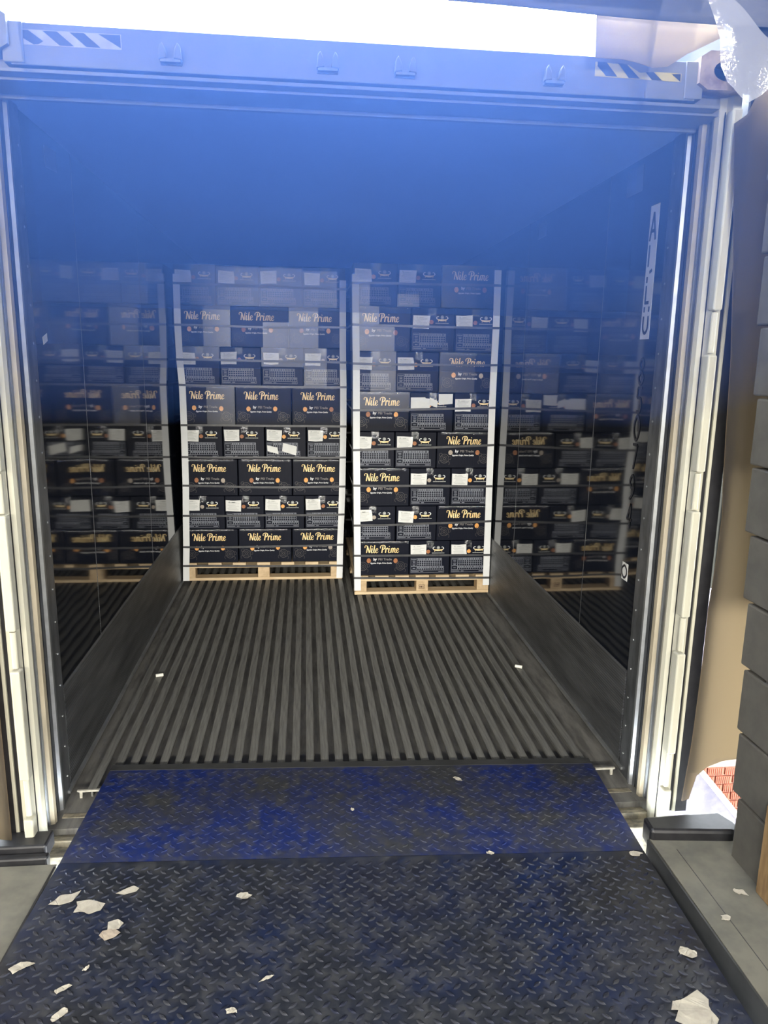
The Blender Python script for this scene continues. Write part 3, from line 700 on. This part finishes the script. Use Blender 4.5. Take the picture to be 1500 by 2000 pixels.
# tape: long strip folded over the top edge, and a short one over the middle
def tape_mesh(w_, drop, seed):
    rnd = random.Random(seed); mb = MB(); n = max(4, int(w_ / 0.012))
    for q in range(n + 1):
        x = -w_ / 2 + w_ * q / n
        mb.v += [(x, 0.05, 0.0012 + rnd.uniform(0, .001)), (x, -0.0015, 0.0016 + rnd.uniform(-.0006, .001)), (x, -0.0030 + rnd.uniform(-.0015, .001), -drop * .4), (x, -0.0018, -drop * rnd.uniform(.82, 1.05))]
    for q in range(n):
        for k_ in range(3):
            mb.f.append((4 * q + k_, 4 * q + k_ + 1, 4 * q + k_ + 5, 4 * q + k_ + 4))
    return mb.mesh('packing_tape', 'tape')
TAPE_L = [tape_mesh(0.36, 0.016, s) for s in range(3)]
TAPE_S = [tape_mesh(0.052, 0.055, 9 + s) for s in range(3)]
FILM = MB().quad((0, 0, 0), (1, 0, 0), (1, 0, 1), (0, 0, 1)).mesh('glossy_film', 'film')

def carton_body(w_, d_, h_, seed):
    rnd = random.Random(seed)
    bm = bmesh.new()
    mb = MB().box(-w_ / 2, w_ / 2, 0, d_, 0, h_)
    vs_ = [bm.verts.new(v) for v in mb.v]
    for q in mb.f: bm.faces.new([vs_[i] for i in q])
    bmesh.ops.recalc_face_normals(bm, faces=bm.faces)
    bmesh.ops.bevel(bm, geom=list(bm.edges), offset=0.004, segments=2, affect='EDGES', profile=0.5)
    me = bpy.data.meshes.new('carton'); bm.to_mesh(me); bm.free(); me.materials.append(M['carton'])
    return me
ORD = ['bottom', 'second', 'third', 'fourth', 'fifth', 'sixth', 'seventh', 'top']
fruit = ['orange', 'orange', 'orange_dark', 'orange', 'orange_pale', 'orange_dark']
cnt = [0]
def film_patch(c_, x0, x1, z0, z1):
    o = place('glossy_film', FILM, c_, (x0, -0.0034, z0)); o.scale = (x1 - x0, 1, z1 - z0)
def carton(kind, cx, y, z, w_, h_, label, group, rng, films=(), extra=()):
    cnt[0] += 1
    d_ = 0.30 if kind == 'long' else 0.40
    me = carton_body(w_ - 0.006, d_, h_ - 0.004, cnt[0])
    c_ = place('fruit_carton', me, None, (cx + rng.uniform(-.0015, .0015), y + rng.uniform(0, .005), z), (0, 0, R(rng.uniform(-.35, .35))))
    tag(c_, label, 'carton', group)
    x0 = -w_ / 2
    F = -0.0008
    if kind == 'long':
        dx = rng.uniform(-.006, .006)
        place('brand_lettering', BRAND, c_, (x0 + 0.066 + dx, F, h_ * 0.655))
        place('by_lettering', BY, c_, (x0 + 0.130 + dx, F, h_ * 0.435))
        place('trade_lettering', TRADE, c_, (x0 + 0.166 + dx, F, h_ * 0.435))
        place('tagline_lettering', TAG, c_, (x0 + 0.110 + dx, F, h_ * 0.335))
        for k_ in (0.098, 0.293): place('fruit_print', DISC[rng.choice(fruit)], c_, (x0 + k_ + dx, F, h_ * rng.uniform(.415, .435)))
        place('ornament_print', ORN, c_, (x0 + 0.010, F, 0.012))
        o = place('ornament_print', ORN, c_, (x0 + w_ - 0.112, F, 0.012))
        place('packing_tape', rng.choice(TAPE_L), c_, (rng.uniform(-.01, .01), 0, h_ - 0.005))
    else:
        lb, ink = LABELS[rng.randrange(6)]
        if 'nolabel' not in extra:
            o = place('paper_label', lb, c_, (x0 + 0.012 + rng.uniform(-.003, .003), 0, h_ * 0.54 + rng.uniform(-.004, .006)), (0, R(rng.uniform(-2.5, 2.5)), 0))
            place('label_print', ink, o)
        place('fruit_print', DISCS[rng.choice(fruit)], c_, (x0 + 0.140, F, h_ * 0.675))
        lg_ = empty('logo', (x0 + 0.214, F, h_ * 0.755)); lg_.parent = c_
        for nm, me2 in zip(('logo_bowl', 'logo_horn', 'logo_horn', 'logo_globe', 'logo_caption'), LOGO):
            o = place(nm, me2, lg_)
            if nm == 'logo_globe': o.location.y = -0.0004
        place('size_table', TABLE, c_, (x0 + 0.014, F, 0.014))
        tp_ = place('packing_tape', rng.choice(TAPE_S), c_, (rng.uniform(-.02, .01), 0, h_ - 0.004))
    for fp in films: film_patch(c_, x0 + fp[0] * w_, x0 + fp[1] * w_, fp[2] * h_, fp[3] * h_)
    return c_

# ------------------------------------------------------------------ the two palletised stacks
YL, YR = 3.116, 2.708
LZ = [0.142, 0.405, 0.663, 0.940, 1.190, 1.483, 1.758, 2.045, 2.325]
LX = [[-1.125, -0.715, -0.311, 0.079], [-1.118, -0.81, -0.515, -0.21, 0.09], [-1.11, -0.706, -0.302, 0.097], [-1.107, -0.811, -0.503, -0.197, 0.10],
      [-1.107, -0.716, -0.303, 0.10], [-1.115, -0.815, -0.517, -0.209, 0.095], [-1.122, -0.734, -0.317, 0.094], [-1.122, -0.827, -0.525, -0.216, 0.093]]
RZ = [0.147, 0.402, 0.660, 0.935, 1.193, 1.467, 1.742, 2.038, 2.320]
RX = [[0.148, 0.544, 0.846, 1.138], [0.145, 0.441, 0.739, 1.136], [0.14, 0.535, 0.832, 1.133], [0.135, 0.424, 0.723, 1.13],
      [0.131, 0.523, 0.835, 1.128], [0.128, 0.421, 0.725, 1.128], [0.122, 0.521, 0.826, 1.13], [0.118, 0.423, 0.724, 1.125]]
rng = random.Random(21)
FILMS_L = {(4, 0): [(.48, 1, 0, 1)], (5, 0): [(0, 1, .62, 1)], (5, 2): [(0, 1, .5, 1)], (5, 3): [(0, .55, 0, 1)], (6, 0): [(.5, 1, 0, 1)], (6, 1): [(.55, 1, 0, .62)],
           (6, 2): [(0, .52, 0, 1)], (7, 0): [(.38, 1, 0, 1)], (7, 1): [(0, 1, 0, .95)], (7, 2): [(0, 1, 0, .95)], (7, 3): [(0, .8, 0, .9)]}
FILMS_R = {(4, 0): [(0, 1, .5, 1)], (5, 0): [(.4, 1, 0, 1)], (5, 2): [(0, .62, 0, 1)], (6, 0): [(0, .45, 0, 1), (.45, .72, 0, .6)], (7, 0): [(0, .38, 0, .6)],
           (7, 2): [(0, .62, 0, 1)], (7, 1): [(0, .5, 0, .3)]}
PLACE4 = ['against the wall', 'second from the wall', 'second from the gap', 'beside the gap']
PLACE3 = ['against the wall', 'in the middle', 'beside the gap']
for rr in range(8):
    kind = 'long' if rr % 2 == 0 else 'short'
    xs = LX[rr]
    names = PLACE3 if len(xs) == 4 else PLACE4
    for i in range(len(xs) - 1):
        w_ = xs[i + 1] - xs[i]
        face = 'gold lettering' if kind == 'long' else 'white label'
        carton(kind, (xs[i] + xs[i + 1]) / 2, YL, LZ[rr], w_, LZ[rr + 1] - LZ[rr],
               'carton on the wider stack, %s layer, %s, %s' % (ORD[rr] + ('' if rr in (0, 7) else ' lowest'), names[i], face),
               'cartons on the wider stack', rng, FILMS_L.get((rr, i), ()))
for rr in range(8):
    kinds = ['long', 'short', 'short'] if rr % 2 == 0 else ['short', 'short', 'long']
    xs = RX[rr]
    for i in range(3):
        w_ = xs[i + 1] - xs[i]
        face = 'gold lettering' if kinds[i] == 'long' else 'white label'
        nm = ['beside the gap', 'in the middle', 'against the wall'][i]
        carton(kinds[i], (xs[i] + xs[i + 1]) / 2, YR, RZ[rr], w_, RZ[rr + 1] - RZ[rr],
               'carton on the narrower stack, %s layer, %s, %s' % (ORD[rr] + ('' if rr in (0, 7) else ' lowest'), nm, face),
               'cartons on the narrower stack', rng, FILMS_R.get((rr, i), ()), ('nolabel',) if (rr, i) == (4, 1) else ())
# stray paper slips stuck on carton faces
bpy.context.view_layer.update()
def stick(fam, row, col_, pts):
    for o in bpy.data.objects:
        if o.get('category') == 'carton' and fam in o['label'] and ORD[row] + ' lowest layer' in o['label'] and col_ in o['label']:
            inv = o.matrix_world.inverted()
            q = [inv @ Vector((a, o.location.y, b_)) for a, b_ in pts]
            place('paper_label', MB().prism([(v.x, v.z) for v in q], -0.0046, -0.0036, 1).mesh('paper_label', 'paper'), o)
            return
stick('wider', 3, 'second from the gap', [(-0.488, 1.045), (-0.412, 1.028), (-0.402, 0.978), (-0.484, 1.000)])
stick('wider', 3, 'second from the gap', [(-0.368, 1.062), (-0.266, 1.036), (-0.272, 0.968), (-0.376, 1.000)])
stick('narrower', 4, 'in the middle', [(0.530, 1.430), (0.630, 1.432), (0.638, 1.424), (0.668, 1.422), (0.664, 1.346), (0.530, 1.350)])
stick('narrower', 4, 'in the middle', [(0.664, 1.432), (0.722, 1.405), (0.716, 1.362), (0.664, 1.378)])
stick('narrower', 4, 'in the middle', [(0.726, 1.456), (0.826, 1.458), (0.826, 1.388), (0.728, 1.380)])

# corner boards
def guard(pts, s, y, label):
    """pts: outer edge (x, z) from the top down; s=-1 when the outer side faces -x"""
    zb = pts[-1][1]; xb = pts[-1][0]
    t, w_ = 0.004, 0.047
    prof = [(0, -t), (-s * w_, -t), (-s * w_, 0), (-s * t, 0), (-s * t, w_), (0, w_)]
    mb = MB(); n = len(prof)
    for x, z in pts:
        mb.v += [(x - xb + a, b_, z - zb) for a, b_ in prof]
    for i in range(len(pts) - 1):
        for k_ in range(n):
            k2 = (k_ + 1) % n
            mb.f.append((i * n + k_, i * n + k2, (i + 1) * n + k2, (i + 1) * n + k_))
    mb.f += [tuple(range(n)), tuple(range((len(pts) - 1) * n, len(pts) * n))]
    o = place('corner_board', mb.mesh('corner_board', 'guard'), None, (xb, y, zb))
    tag(o, label, 'corner board', 'corner boards on the stacks')
guard([(-1.124, 2.252), (-1.127, 1.92), (-1.122, 1.658), (-1.111, 1.48), (-1.110, 1.191), (-1.112, 0.953), (-1.114, 0.734), (-1.121, 0.512), (-1.127, 0.27), (-1.134, 0.129), (-1.138, 0.002)], -1, YL - .004, 'white corner board of the wider stack along the wall')
guard([(0.096, 2.238), (0.097, 1.908), (0.099, 1.67), (0.103, 1.495), (0.104, 1.199), (0.101, 0.956), (0.098, 0.732), (0.092, 0.512), (0.083, 0.269), (0.081, 0.083), (0.079, 0.009)], 1, YL - .004, 'white corner board of the wider stack along the gap')
guard([(0.114, 2.242), (0.119, 1.894), (0.124, 1.656), (0.127, 1.343), (0.130, 1.058), (0.135, 0.803), (0.139, 0.524), (0.143, 0.297), (0.145, 0.123), (0.146, 0.034)], -1, YR - .004, 'white corner board of the narrower stack along the gap')
guard([(1.131, 2.292), (1.132, 2.202), (1.135, 1.913), (1.132, 1.66), (1.132, 1.365), (1.135, 1.097), (1.137, 0.804), (1.140, 0.547), (1.142, 0.292), (1.144, 0.115), (1.145, 0.06)], 1, YR - .004, 'white corner board of the narrower stack along the wall')

# straps, one closed band each
def strap(zl, zr, x0, x1, y, d_, label, group, sag, wob):
    path = []
    n = 14
    for q in range(n + 1):
        t = q / n
        path.append((x0 + (x1 - x0) * t, y - 0.0105, zl + (zr - zl) * t - sag * 4 * t * (1 - t) + wob * math.sin(t * 9)))
    path += [(x1 + 0.002, y - 0.006, zr), (x1 + 0.002, y + d_, zr), (x1 - 0.01, y + d_ + 0.004, zr), (x0 + 0.01, y + d_ + 0.004, zl), (x0 - 0.002, y + d_, zl), (x0 - 0.002, y - 0.006, zl)]
    cx, cz = (x0 + x1) / 2, (zl + zr) / 2
    mb = MB(); hw = 0.0078
    m_ = len(path)
    for i, (a, b_, c_) in enumerate(path):
        cxy = Vector((a - cx, b_ - (y + d_ / 2))); inn = Vector((a, b_)) - cxy.normalized() * 0.0013
        mb.v += [(a - cx, b_ - y, c_ - hw - cz), (a - cx, b_ - y, c_ + hw - cz), (inn.x - cx, inn.y - y, c_ + hw - cz), (inn.x - cx, inn.y - y, c_ - hw - cz)]
    for i in range(m_):
        k2 = (i + 1) % m_
        for e in range(4):
            mb.f.append((4 * i + e, 4 * i + (e + 1) % 4, 4 * k2 + (e + 1) % 4, 4 * k2 + e))
    o = place('strapping_band', mb.mesh('strapping_band', 'strap'), None, (cx, y, cz))
    tag(o, label, 'strap', group)
NUM = ['topmost', 'second from the top', 'third from the top', 'fourth from the top', 'fifth from the top', 'sixth from the top', 'seventh from the top', 'eighth from the top', 'ninth from the top', 'lowest, over the pallet']
SL = [(2.19, 2.177), (1.905, 1.908), (1.662, 1.658), (1.482, 1.479), (1.191, 1.188), (0.957, 0.956), (0.742, 0.732), (0.512, 0.516), (0.27, 0.277), (0.122, 0.108)]
SR = [(2.184, 2.191), (1.914, 1.909), (1.656, 1.66), (1.339, 1.365), (1.061, 1.101), (0.81, 0.804), (0.52, 0.547), (0.297, 0.292), (0.130, 0.118)]
def xat(pts, z):
    pts = sorted(pts, key=lambda q: q[1])
    for (xa, za), (xb, zb) in zip(pts, pts[1:]):
        if za <= z <= zb: return xa + (xb - xa) * (z - za) / (zb - za)
    return pts[0][0] if z < pts[0][1] else pts[-1][0]
for i, (a, b_) in enumerate(SL):
    z = (a + b_) / 2
    x0 = xat([(-1.138, 0), (-1.134, .129), (-1.127, .27), (-1.121, .512), (-1.114, .734), (-1.110, 1.191), (-1.111, 1.48), (-1.122, 1.658), (-1.127, 1.92), (-1.124, 2.25)], z) - .001
    x1 = xat([(.079, 0), (.083, .269), (.092, .512), (.098, .732), (.104, 1.199), (.103, 1.495), (.097, 1.908), (.096, 2.24)], z) + .001
    strap(a, b_, x0, x1, YL, 1.0, 'dark strapping band round the wider stack, ' + NUM[i], 'bands on the wider stack', rng.uniform(-.002, .008), rng.uniform(-.002, .002))
for i, (a, b_) in enumerate(SR):
    z = (a + b_) / 2
    x0 = xat([(.146, 0), (.143, .297), (.139, .524), (.130, 1.058), (.124, 1.656), (.114, 2.24)], z) - .001
    x1 = xat([(1.145, .06), (1.142, .292), (1.137, .804), (1.132, 1.365), (1.132, 1.66), (1.135, 1.913), (1.131, 2.29)], z) + .001
    strap(a, b_, x0, min(x1, 1.143), YR, 1.2, 'dark strapping band round the narrower stack, ' + (NUM[i] if i < 8 else NUM[9]), 'bands on the narrower stack', rng.uniform(-.002, .004), rng.uniform(-.002, .002))

# pallets
def pallet(x0, x1, y, d_, label, stamp):
    w_ = x1 - x0
    p_ = empty('wooden_pallet', ((x0 + x1) / 2, y + d_ / 2, 0.001)); tag(p_, label, 'pallet', 'pallets under the stacks')
    a, b_ = -w_ / 2, -d_ / 2
    bw_ = 0.088
    for k_, yy in enumerate((b_, -0.05, -b_ - 0.1)):
        bx('bottom_board', 'wood', (a, -a, yy, yy + 0.1, 0.0, 0.021), p_, 0.0015)
        for xx in (a, -bw_ / 2, -a - bw_):
            bl = bx('block', 'wood_end', (xx + (0.006 if xx == a else 0), xx + bw_, yy + 0.002, yy + 0.098, 0.0215, 0.099), p_, 0.002)
            if stamp and k_ == 0 and xx == -bw_ / 2:
                mb = MB()
                for q0, q1, r0, r1 in ((.018, .062, .026, .030), (.018, .062, .052, .056), (.018, .021, .03, .052), (.059, .062, .03, .052), (.024, .032, .034, .048), (.035, .045, .034, .048), (.048, .056, .034, .040), (.048, .056, .044, .048)):
                    mb.quad((xx + q0, yy + .0015, .012 + r0), (xx + q1, yy + .0015, .012 + r0), (xx + q1, yy + .0015, .012 + r1), (xx + q0, yy + .0015, .012 + r1))
                o = place('burnt_stamp', mb.mesh('burnt_stamp', 'stamp'), bl)
    for yy in (b_, -0.05, -b_ - 0.1):
        bx('cross_board', 'wood', (a, -a, yy + 0.002, yy + 0.1, 0.0995, 0.117), p_, 0.0015)
    n = 7
    for q in range(n):
        xx = a + q * (w_ - 0.1) / (n - 1)
        bx('deck_board', 'wood', (xx, xx + 0.1, b_ + random.uniform(0, .006), -b_, 0.1175, 0.138), p_, 0.0015)
pallet(-1.132, 0.076, YL - 0.002, 1.0, 'pine pallet under the wider carton stack', False)
pallet(0.148, 1.143, YR - 0.002, 1.2, 'pine pallet with a burnt stamp under the narrower carton stack', True)

# ------------------------------------------------------------------ stickers and stencilled letters on the liner
def on_wall(s, name, pts, mat, thick=0.0012, parent=None):
    x0, x1 = sorted((s * WX, s * (WX - thick)))
    return place(name, MB().prism(pts, x0, x1, 0).mesh(name, mat), parent)
wlab = surf('ghost_sticker', (0.10, 0.105, 0.12), (0.07, 0.075, 0.09), rough=0.3); M['ghost'] = wlab
o = on_wall(-1, 'wall_sticker', [(0.608, 2.45), (0.74, 2.46), (0.745, 2.385), (0.61, 2.375)], 'ghost'); tag(o, 'faint square sticker high on the wall by the wider stack', 'sticker')
o = on_wall(1, 'wall_sticker', [(0.60, 2.475), (0.75, 2.475), (0.75, 2.375), (0.60, 2.375)], 'ghost'); tag(o, 'faint square sticker high above the stencilled letters', 'sticker')
o = on_wall(1, 'wall_sticker', [(1.83, 2.475), (1.97, 2.475), (1.97, 2.385), (1.83, 2.385)], 'ghost'); tag(o, 'faint small sticker high on the wall near the narrower stack', 'sticker')
o = on_wall(-1, 'wall_sticker', [(0.440, 1.755), (0.488, 1.770), (0.490, 1.742), (0.445, 1.728)], 'paper'); tag(o, 'tiny white paper tag on the wall by the wider stack', 'sticker')
sg = on_wall(1, 'stencil_label', [(0.428, 2.297), (0.502, 2.297), (0.507, 1.789), (0.428, 1.789)], 'paper'); tag(sg, 'white vertical strip with worn letters ALLU on the dark wall', 'sign')
sg2 = on_wall(1, 'stencil_label', [(0.436, 0.860), (0.492, 0.860), (0.492, 0.785), (0.436, 0.785)], 'paper'); tag(sg2, 'small white label with a zero low on the dark wall', 'sign')
def wall_strokes(parent, name, strokes, mat, wd):
    """strokes in (y, z), laid on the right-hand wall"""
    mb = MB()
    for st in strokes: stroke(mb, st, [wd] * len(st), 0.0, 4)
    mb.v = [(WX - 0.0022, a, c_) for a, b_, c_ in mb.v]
    return place(name, mb.mesh(name, mat), parent)
YW = 0.466
def gl(z, h, pts): return [(YW - a, z + b_ * h) for a, b_ in pts]     # letter frame: a to the reader's right (-y), b up 0..1
h = 0.105; wd = 0.013
A_, B_ = 0.022, -0.022
wall_strokes(sg, 'letter', [gl(2.165, h, [(-.024, 0), (0, 1)]), gl(2.165, h, [(0, 1), (.024, 0)]), gl(2.165, h, [(-.015, .34), (.015, .34)])], 'hazard_black', wd)
wall_strokes(sg, 'letter', [gl(2.045, h, [(-.018, 1), (-.018, .22)]), gl(2.045, h, [(-.002, .0), (.020, .08)])], 'hazard_black', wd)
wall_strokes(sg, 'letter', [gl(1.925, h, [(-.018, 1), (-.018, .78)]), gl(1.925, h, [(-.018, .68), (-.018, 0)]), gl(1.925, h, [(-.018, .05), (.014, .05)])], 'hazard_black', wd)
wall_strokes(sg, 'letter', [gl(1.810, h, [(-.020, 1), (-.020, .80)]), gl(1.810, h, [(.020, 1), (.020, .80)]), gl(1.810, h, [(-.020, .65), (-.020, .2), (0, .02), (.020, .2), (.020, .65)])], 'hazard_black', wd)
DG = {'8': [[(0, .52), (-.018, .75), (0, .98), (.018, .75), (0, .52), (-.022, .25), (0, .0), (.022, .25), (0, .52)]],
      '5': [[(.020, .97), (-.016, .97)], [(-.016, .97), (-.018, .58)], [(-.018, .58), (.012, .55), (.020, .28), (.006, .02), (-.020, .06)]],
      '0': [[(0, 1), (-.022, .7), (-.022, .3), (0, 0), (.022, .3), (.022, .7), (0, 1)]],
      '7': [[(-.020, .97), (.020, .97)], [(.020, .97), (-.004, 0)]],
      '9': [[(.020, .72), (0, 1), (-.020, .72), (0, .46), (.020, .72)], [(.020, .72), (.014, .3), (-.014, 0)]],
      '4': [[(.008, 0), (.008, 1)], [(.008, 1), (-.022, .35)], [(-.022, .35), (.024, .35)]]}
DN = ['black stencilled 8 directly below the white letter strip', 'black stencilled 5 second below the white letter strip', 'black stencilled 0 third below the white letter strip', 'black stencilled 7 fourth below the white letter strip', 'black stencilled 9 fifth below the white letter strip', 'black stencilled 4 lowest of the bare digits']
for dn, ch, zt in zip(DN, '850794', (1.715, 1.600, 1.488, 1.368, 1.238, 1.118)):
    o = wall_strokes(None, 'stencil_digit', [gl(zt - h, h, st) for st in DG[ch]], 'hazard_black', 0.011)
    tag(o, dn, 'lettering', 'stencilled digits on the wall')
wall_strokes(sg2, 'digit', [gl(0.795, 0.055, DG['0'][0])], 'hazard_black', 0.010)

# ------------------------------------------------------------------ litter
bpy.context.view_layer.update()
def torn(name, X, Y, size, seed, label, on, mat='scrap', elong=1.0, rot=0.0, z=0.0034, n=9, rag=0.35):
    rnd = random.Random(seed); pts = []
    for q in range(n):
        a = 2 * math.pi * q / n + rnd.uniform(-.2, .2); rr_ = size * (1 + rnd.uniform(-rag, rag))
        pts.append((math.cos(a) * rr_ * elong, math.sin(a) * rr_))
    bm = bmesh.new(); f_ = bm.faces.new([bm.verts.new((a, b_, 0)) for a, b_ in pts])
    bmesh.ops.triangulate(bm, faces=[f_])
    bmesh.ops.subdivide_edges(bm, edges=bm.edges[:], cuts=2)
    for v in bm.verts: v.co.z = rnd.uniform(0, 1) * 0.0022
    ex = bmesh.ops.extrude_face_region(bm, geom=bm.faces[:])
    for v in [e for e in ex['geom'] if isinstance(e, bmesh.types.BMVert)]: v.co.z += 0.0006
    bmesh.ops.recalc_face_normals(bm, faces=bm.faces)
    me = bpy.data.meshes.new(name); bm.to_mesh(me); bm.free(); me.materials.append(M[mat])
    o = place(name, me)
    mw = on.matrix_world if on else Matrix.Identity(4)
    loc = mw.inverted() @ Vector((X, Y, 0.0 if on else z))
    if on: loc.z = z
    o.matrix_world = mw @ Matrix.Translation(loc) @ Matrix.Rotation(rot, 4, 'Z')
    tag(o, label, 'paper scrap', 'paper scraps on the dock')
torn('paper_scrap', -0.885, -0.375, 0.033, 1, 'largest torn cream paper scrap at the left of the tread plate', deck, elong=1.35, rot=.3)
torn('paper_scrap', -0.965, -0.335, 0.022, 2, 'long thin paper scrap nearest the stained ledge edge', deck, elong=2.0, rot=.7)
torn('paper_scrap', -0.772, -0.312, 0.020, 3, 'diamond paper scrap just before the lip hinge', deck, elong=1.6, rot=.4, n=6)
torn('paper_scrap', -0.778, -0.462, 0.026, 4, 'white square paper scrap with a tan piece against it', deck, elong=1.1, rot=.3, n=5, rag=.15)
torn('paper_scrap', -0.785, -0.503, 0.021, 5, 'tan paper piece touching a white square scrap', deck, 'orange_pale', elong=1.4, rot=.2, n=6, rag=.2)
torn('paper_scrap', -0.402, -0.366, 0.014, 6, 'small white paper scrap alone on the dark middle plate', deck, elong=1.5)
torn('paper_scrap', -1.000, -0.605, 0.016, 7, 'narrow tan paper scrap at the plate edge, lower left', deck, elong=2.2, rot=.6)
torn('paper_scrap', -0.860, -0.695, 0.011, 8, 'small crumpled paper scrap below the long tan one', deck, elong=1.8, rot=.5)
torn('paper_scrap', -0.815, -0.628, 0.007, 9, 'tiny paper shred between two larger scraps', deck, elong=1.6, rot=.9)
torn('paper_scrap', -0.312, -0.706, 0.006, 10, 'thin curled white paper strip on the plate', deck, elong=3.4, rot=.5)
torn('paper_scrap', -0.400, -0.806, 0.010, 11, 'small white paper crumb at the bottom of the picture', deck, elong=1.4)
torn('paper_scrap', 0.900, -0.716, 0.018, 12, 'star-shaped tan paper scrap near the dark kerb', deck, elong=1.3, rag=.5)
torn('paper_scrap', 0.812, -0.905, 0.052, 13, 'big ragged beige paper scrap on the plate nearest the block wall', deck, elong=1.0, rot=.5, n=17, rag=.55)
torn('paper_scrap', -0.840, -0.780, 0.013, 14, 'folded beige paper shred at the lower left corner', deck, elong=1.6, rot=1.0)
torn('paper_scrap', 0.416, 0.244, 0.013, 15, 'pale paper scrap near the tip of the blue lip', lip, elong=1.4, rot=-.4, z=.0022)
torn('paper_scrap', -0.030, 0.074, 0.008, 16, 'tiny white paper fleck in the middle of the blue lip', lip, z=.0022)
torn('paper_scrap', 0.435, -0.214, 0.008, 17, 'white paper sliver on the hinge of the lip', lip, elong=1.8, z=.003)
torn('paper_scrap', 0.945, -0.262, 0.013, 18, 'white paper scrap at the hinge corner by the rubber bumper', deck, elong=2.0)
torn('paper_scrap', 1.172, -0.520, 0.013, 19, 'star-shaped plaster crumb on the concrete ledge', None, elong=1.8, rot=-.8, z=.0455, rag=.5)
torn('paper_scrap', 1.068, -0.625, 0.012, 20, 'pale smear of plaster on the concrete ledge', None, elong=1.2, z=.0455)
torn('paper_scrap', -0.105, 0.62, 0.006, 21, 'tan wood chip between the floor rails', None, 'wood', elong=1.5, z=-.046)
for X, Y, a, lab in ((-0.988, 1.364, 0.3, 'white plug lying on the floor rails by the wider stack side'), (0.986, 1.347, -0.5, 'white plug lying on the floor rails by the stencilled wall')):
    o = place('white_plug', MB().cyl((-0.020, 0, 0.009), (0.020, 0, 0.009), 0.009, 12).mesh('white_plug', 'butt', bevel=0.002), None, (X, Y, 0.0), (0, 0, a))
    tag(o, lab, 'plug', 'plugs on the floor')

# ------------------------------------------------------------------ bluish haze volume added to mimic lens flare, before the header
def glare_mat(name, dens):
    hm = bpy.data.materials.new(name); hm.use_nodes = True
    hn = hm.node_tree; hn.nodes.remove(hn.nodes['Principled BSDF'])
    sc_ = hn.nodes.new('ShaderNodeVolumeScatter'); sc_.inputs['Color'].default_value = (0.13, 0.31, 1.0, 1)
    sc_.inputs['Density'].default_value = dens; sc_.inputs['Anisotropy'].default_value = GLARE_G
    ab_ = hn.nodes.new('ShaderNodeVolumeAbsorption'); ab_.inputs['Color'].default_value = (0.13, 0.31, 1.0, 1); ab_.inputs['Density'].default_value = dens
    ad_ = hn.nodes.new('ShaderNodeAddShader'); hn.links.new(sc_.outputs[0], ad_.inputs[0]); hn.links.new(ab_.outputs[0], ad_.inputs[1])
    hn.links.new(ad_.outputs[0], hn.nodes['Material Output'].inputs['Volume'])
    M[name] = hm
glare_mat('blue_glare', GLARE / 3)
hz = empty('glare', (0, -1.0, 1.5)); tag(hz, 'thin blue haze added to mimic lens flare before the container header', 'glare', kind='stuff')
for zb, xr, xl in ((1.48, 0.62, -0.75), (1.66, 0.52, -0.68), (1.84, 0.40, -0.60)):
    me = MB().prism([(-2.1, zb + 0.38), (-0.03, zb), (-0.03, 2.47), (-0.12, 2.60), (-0.20, 2.72), (-2.1, 2.72)], -1, 1, 0).mesh('glare_layer', 'blue_glare')
    for v in me.vertices:
        v.co.x = xr + (v.co.y + 2.1) * 0.22 if v.co.x > 0 else xl - (v.co.y + 2.1) * 0.19
    place('glare_layer', me, hz, (0, 1.0, -1.5))
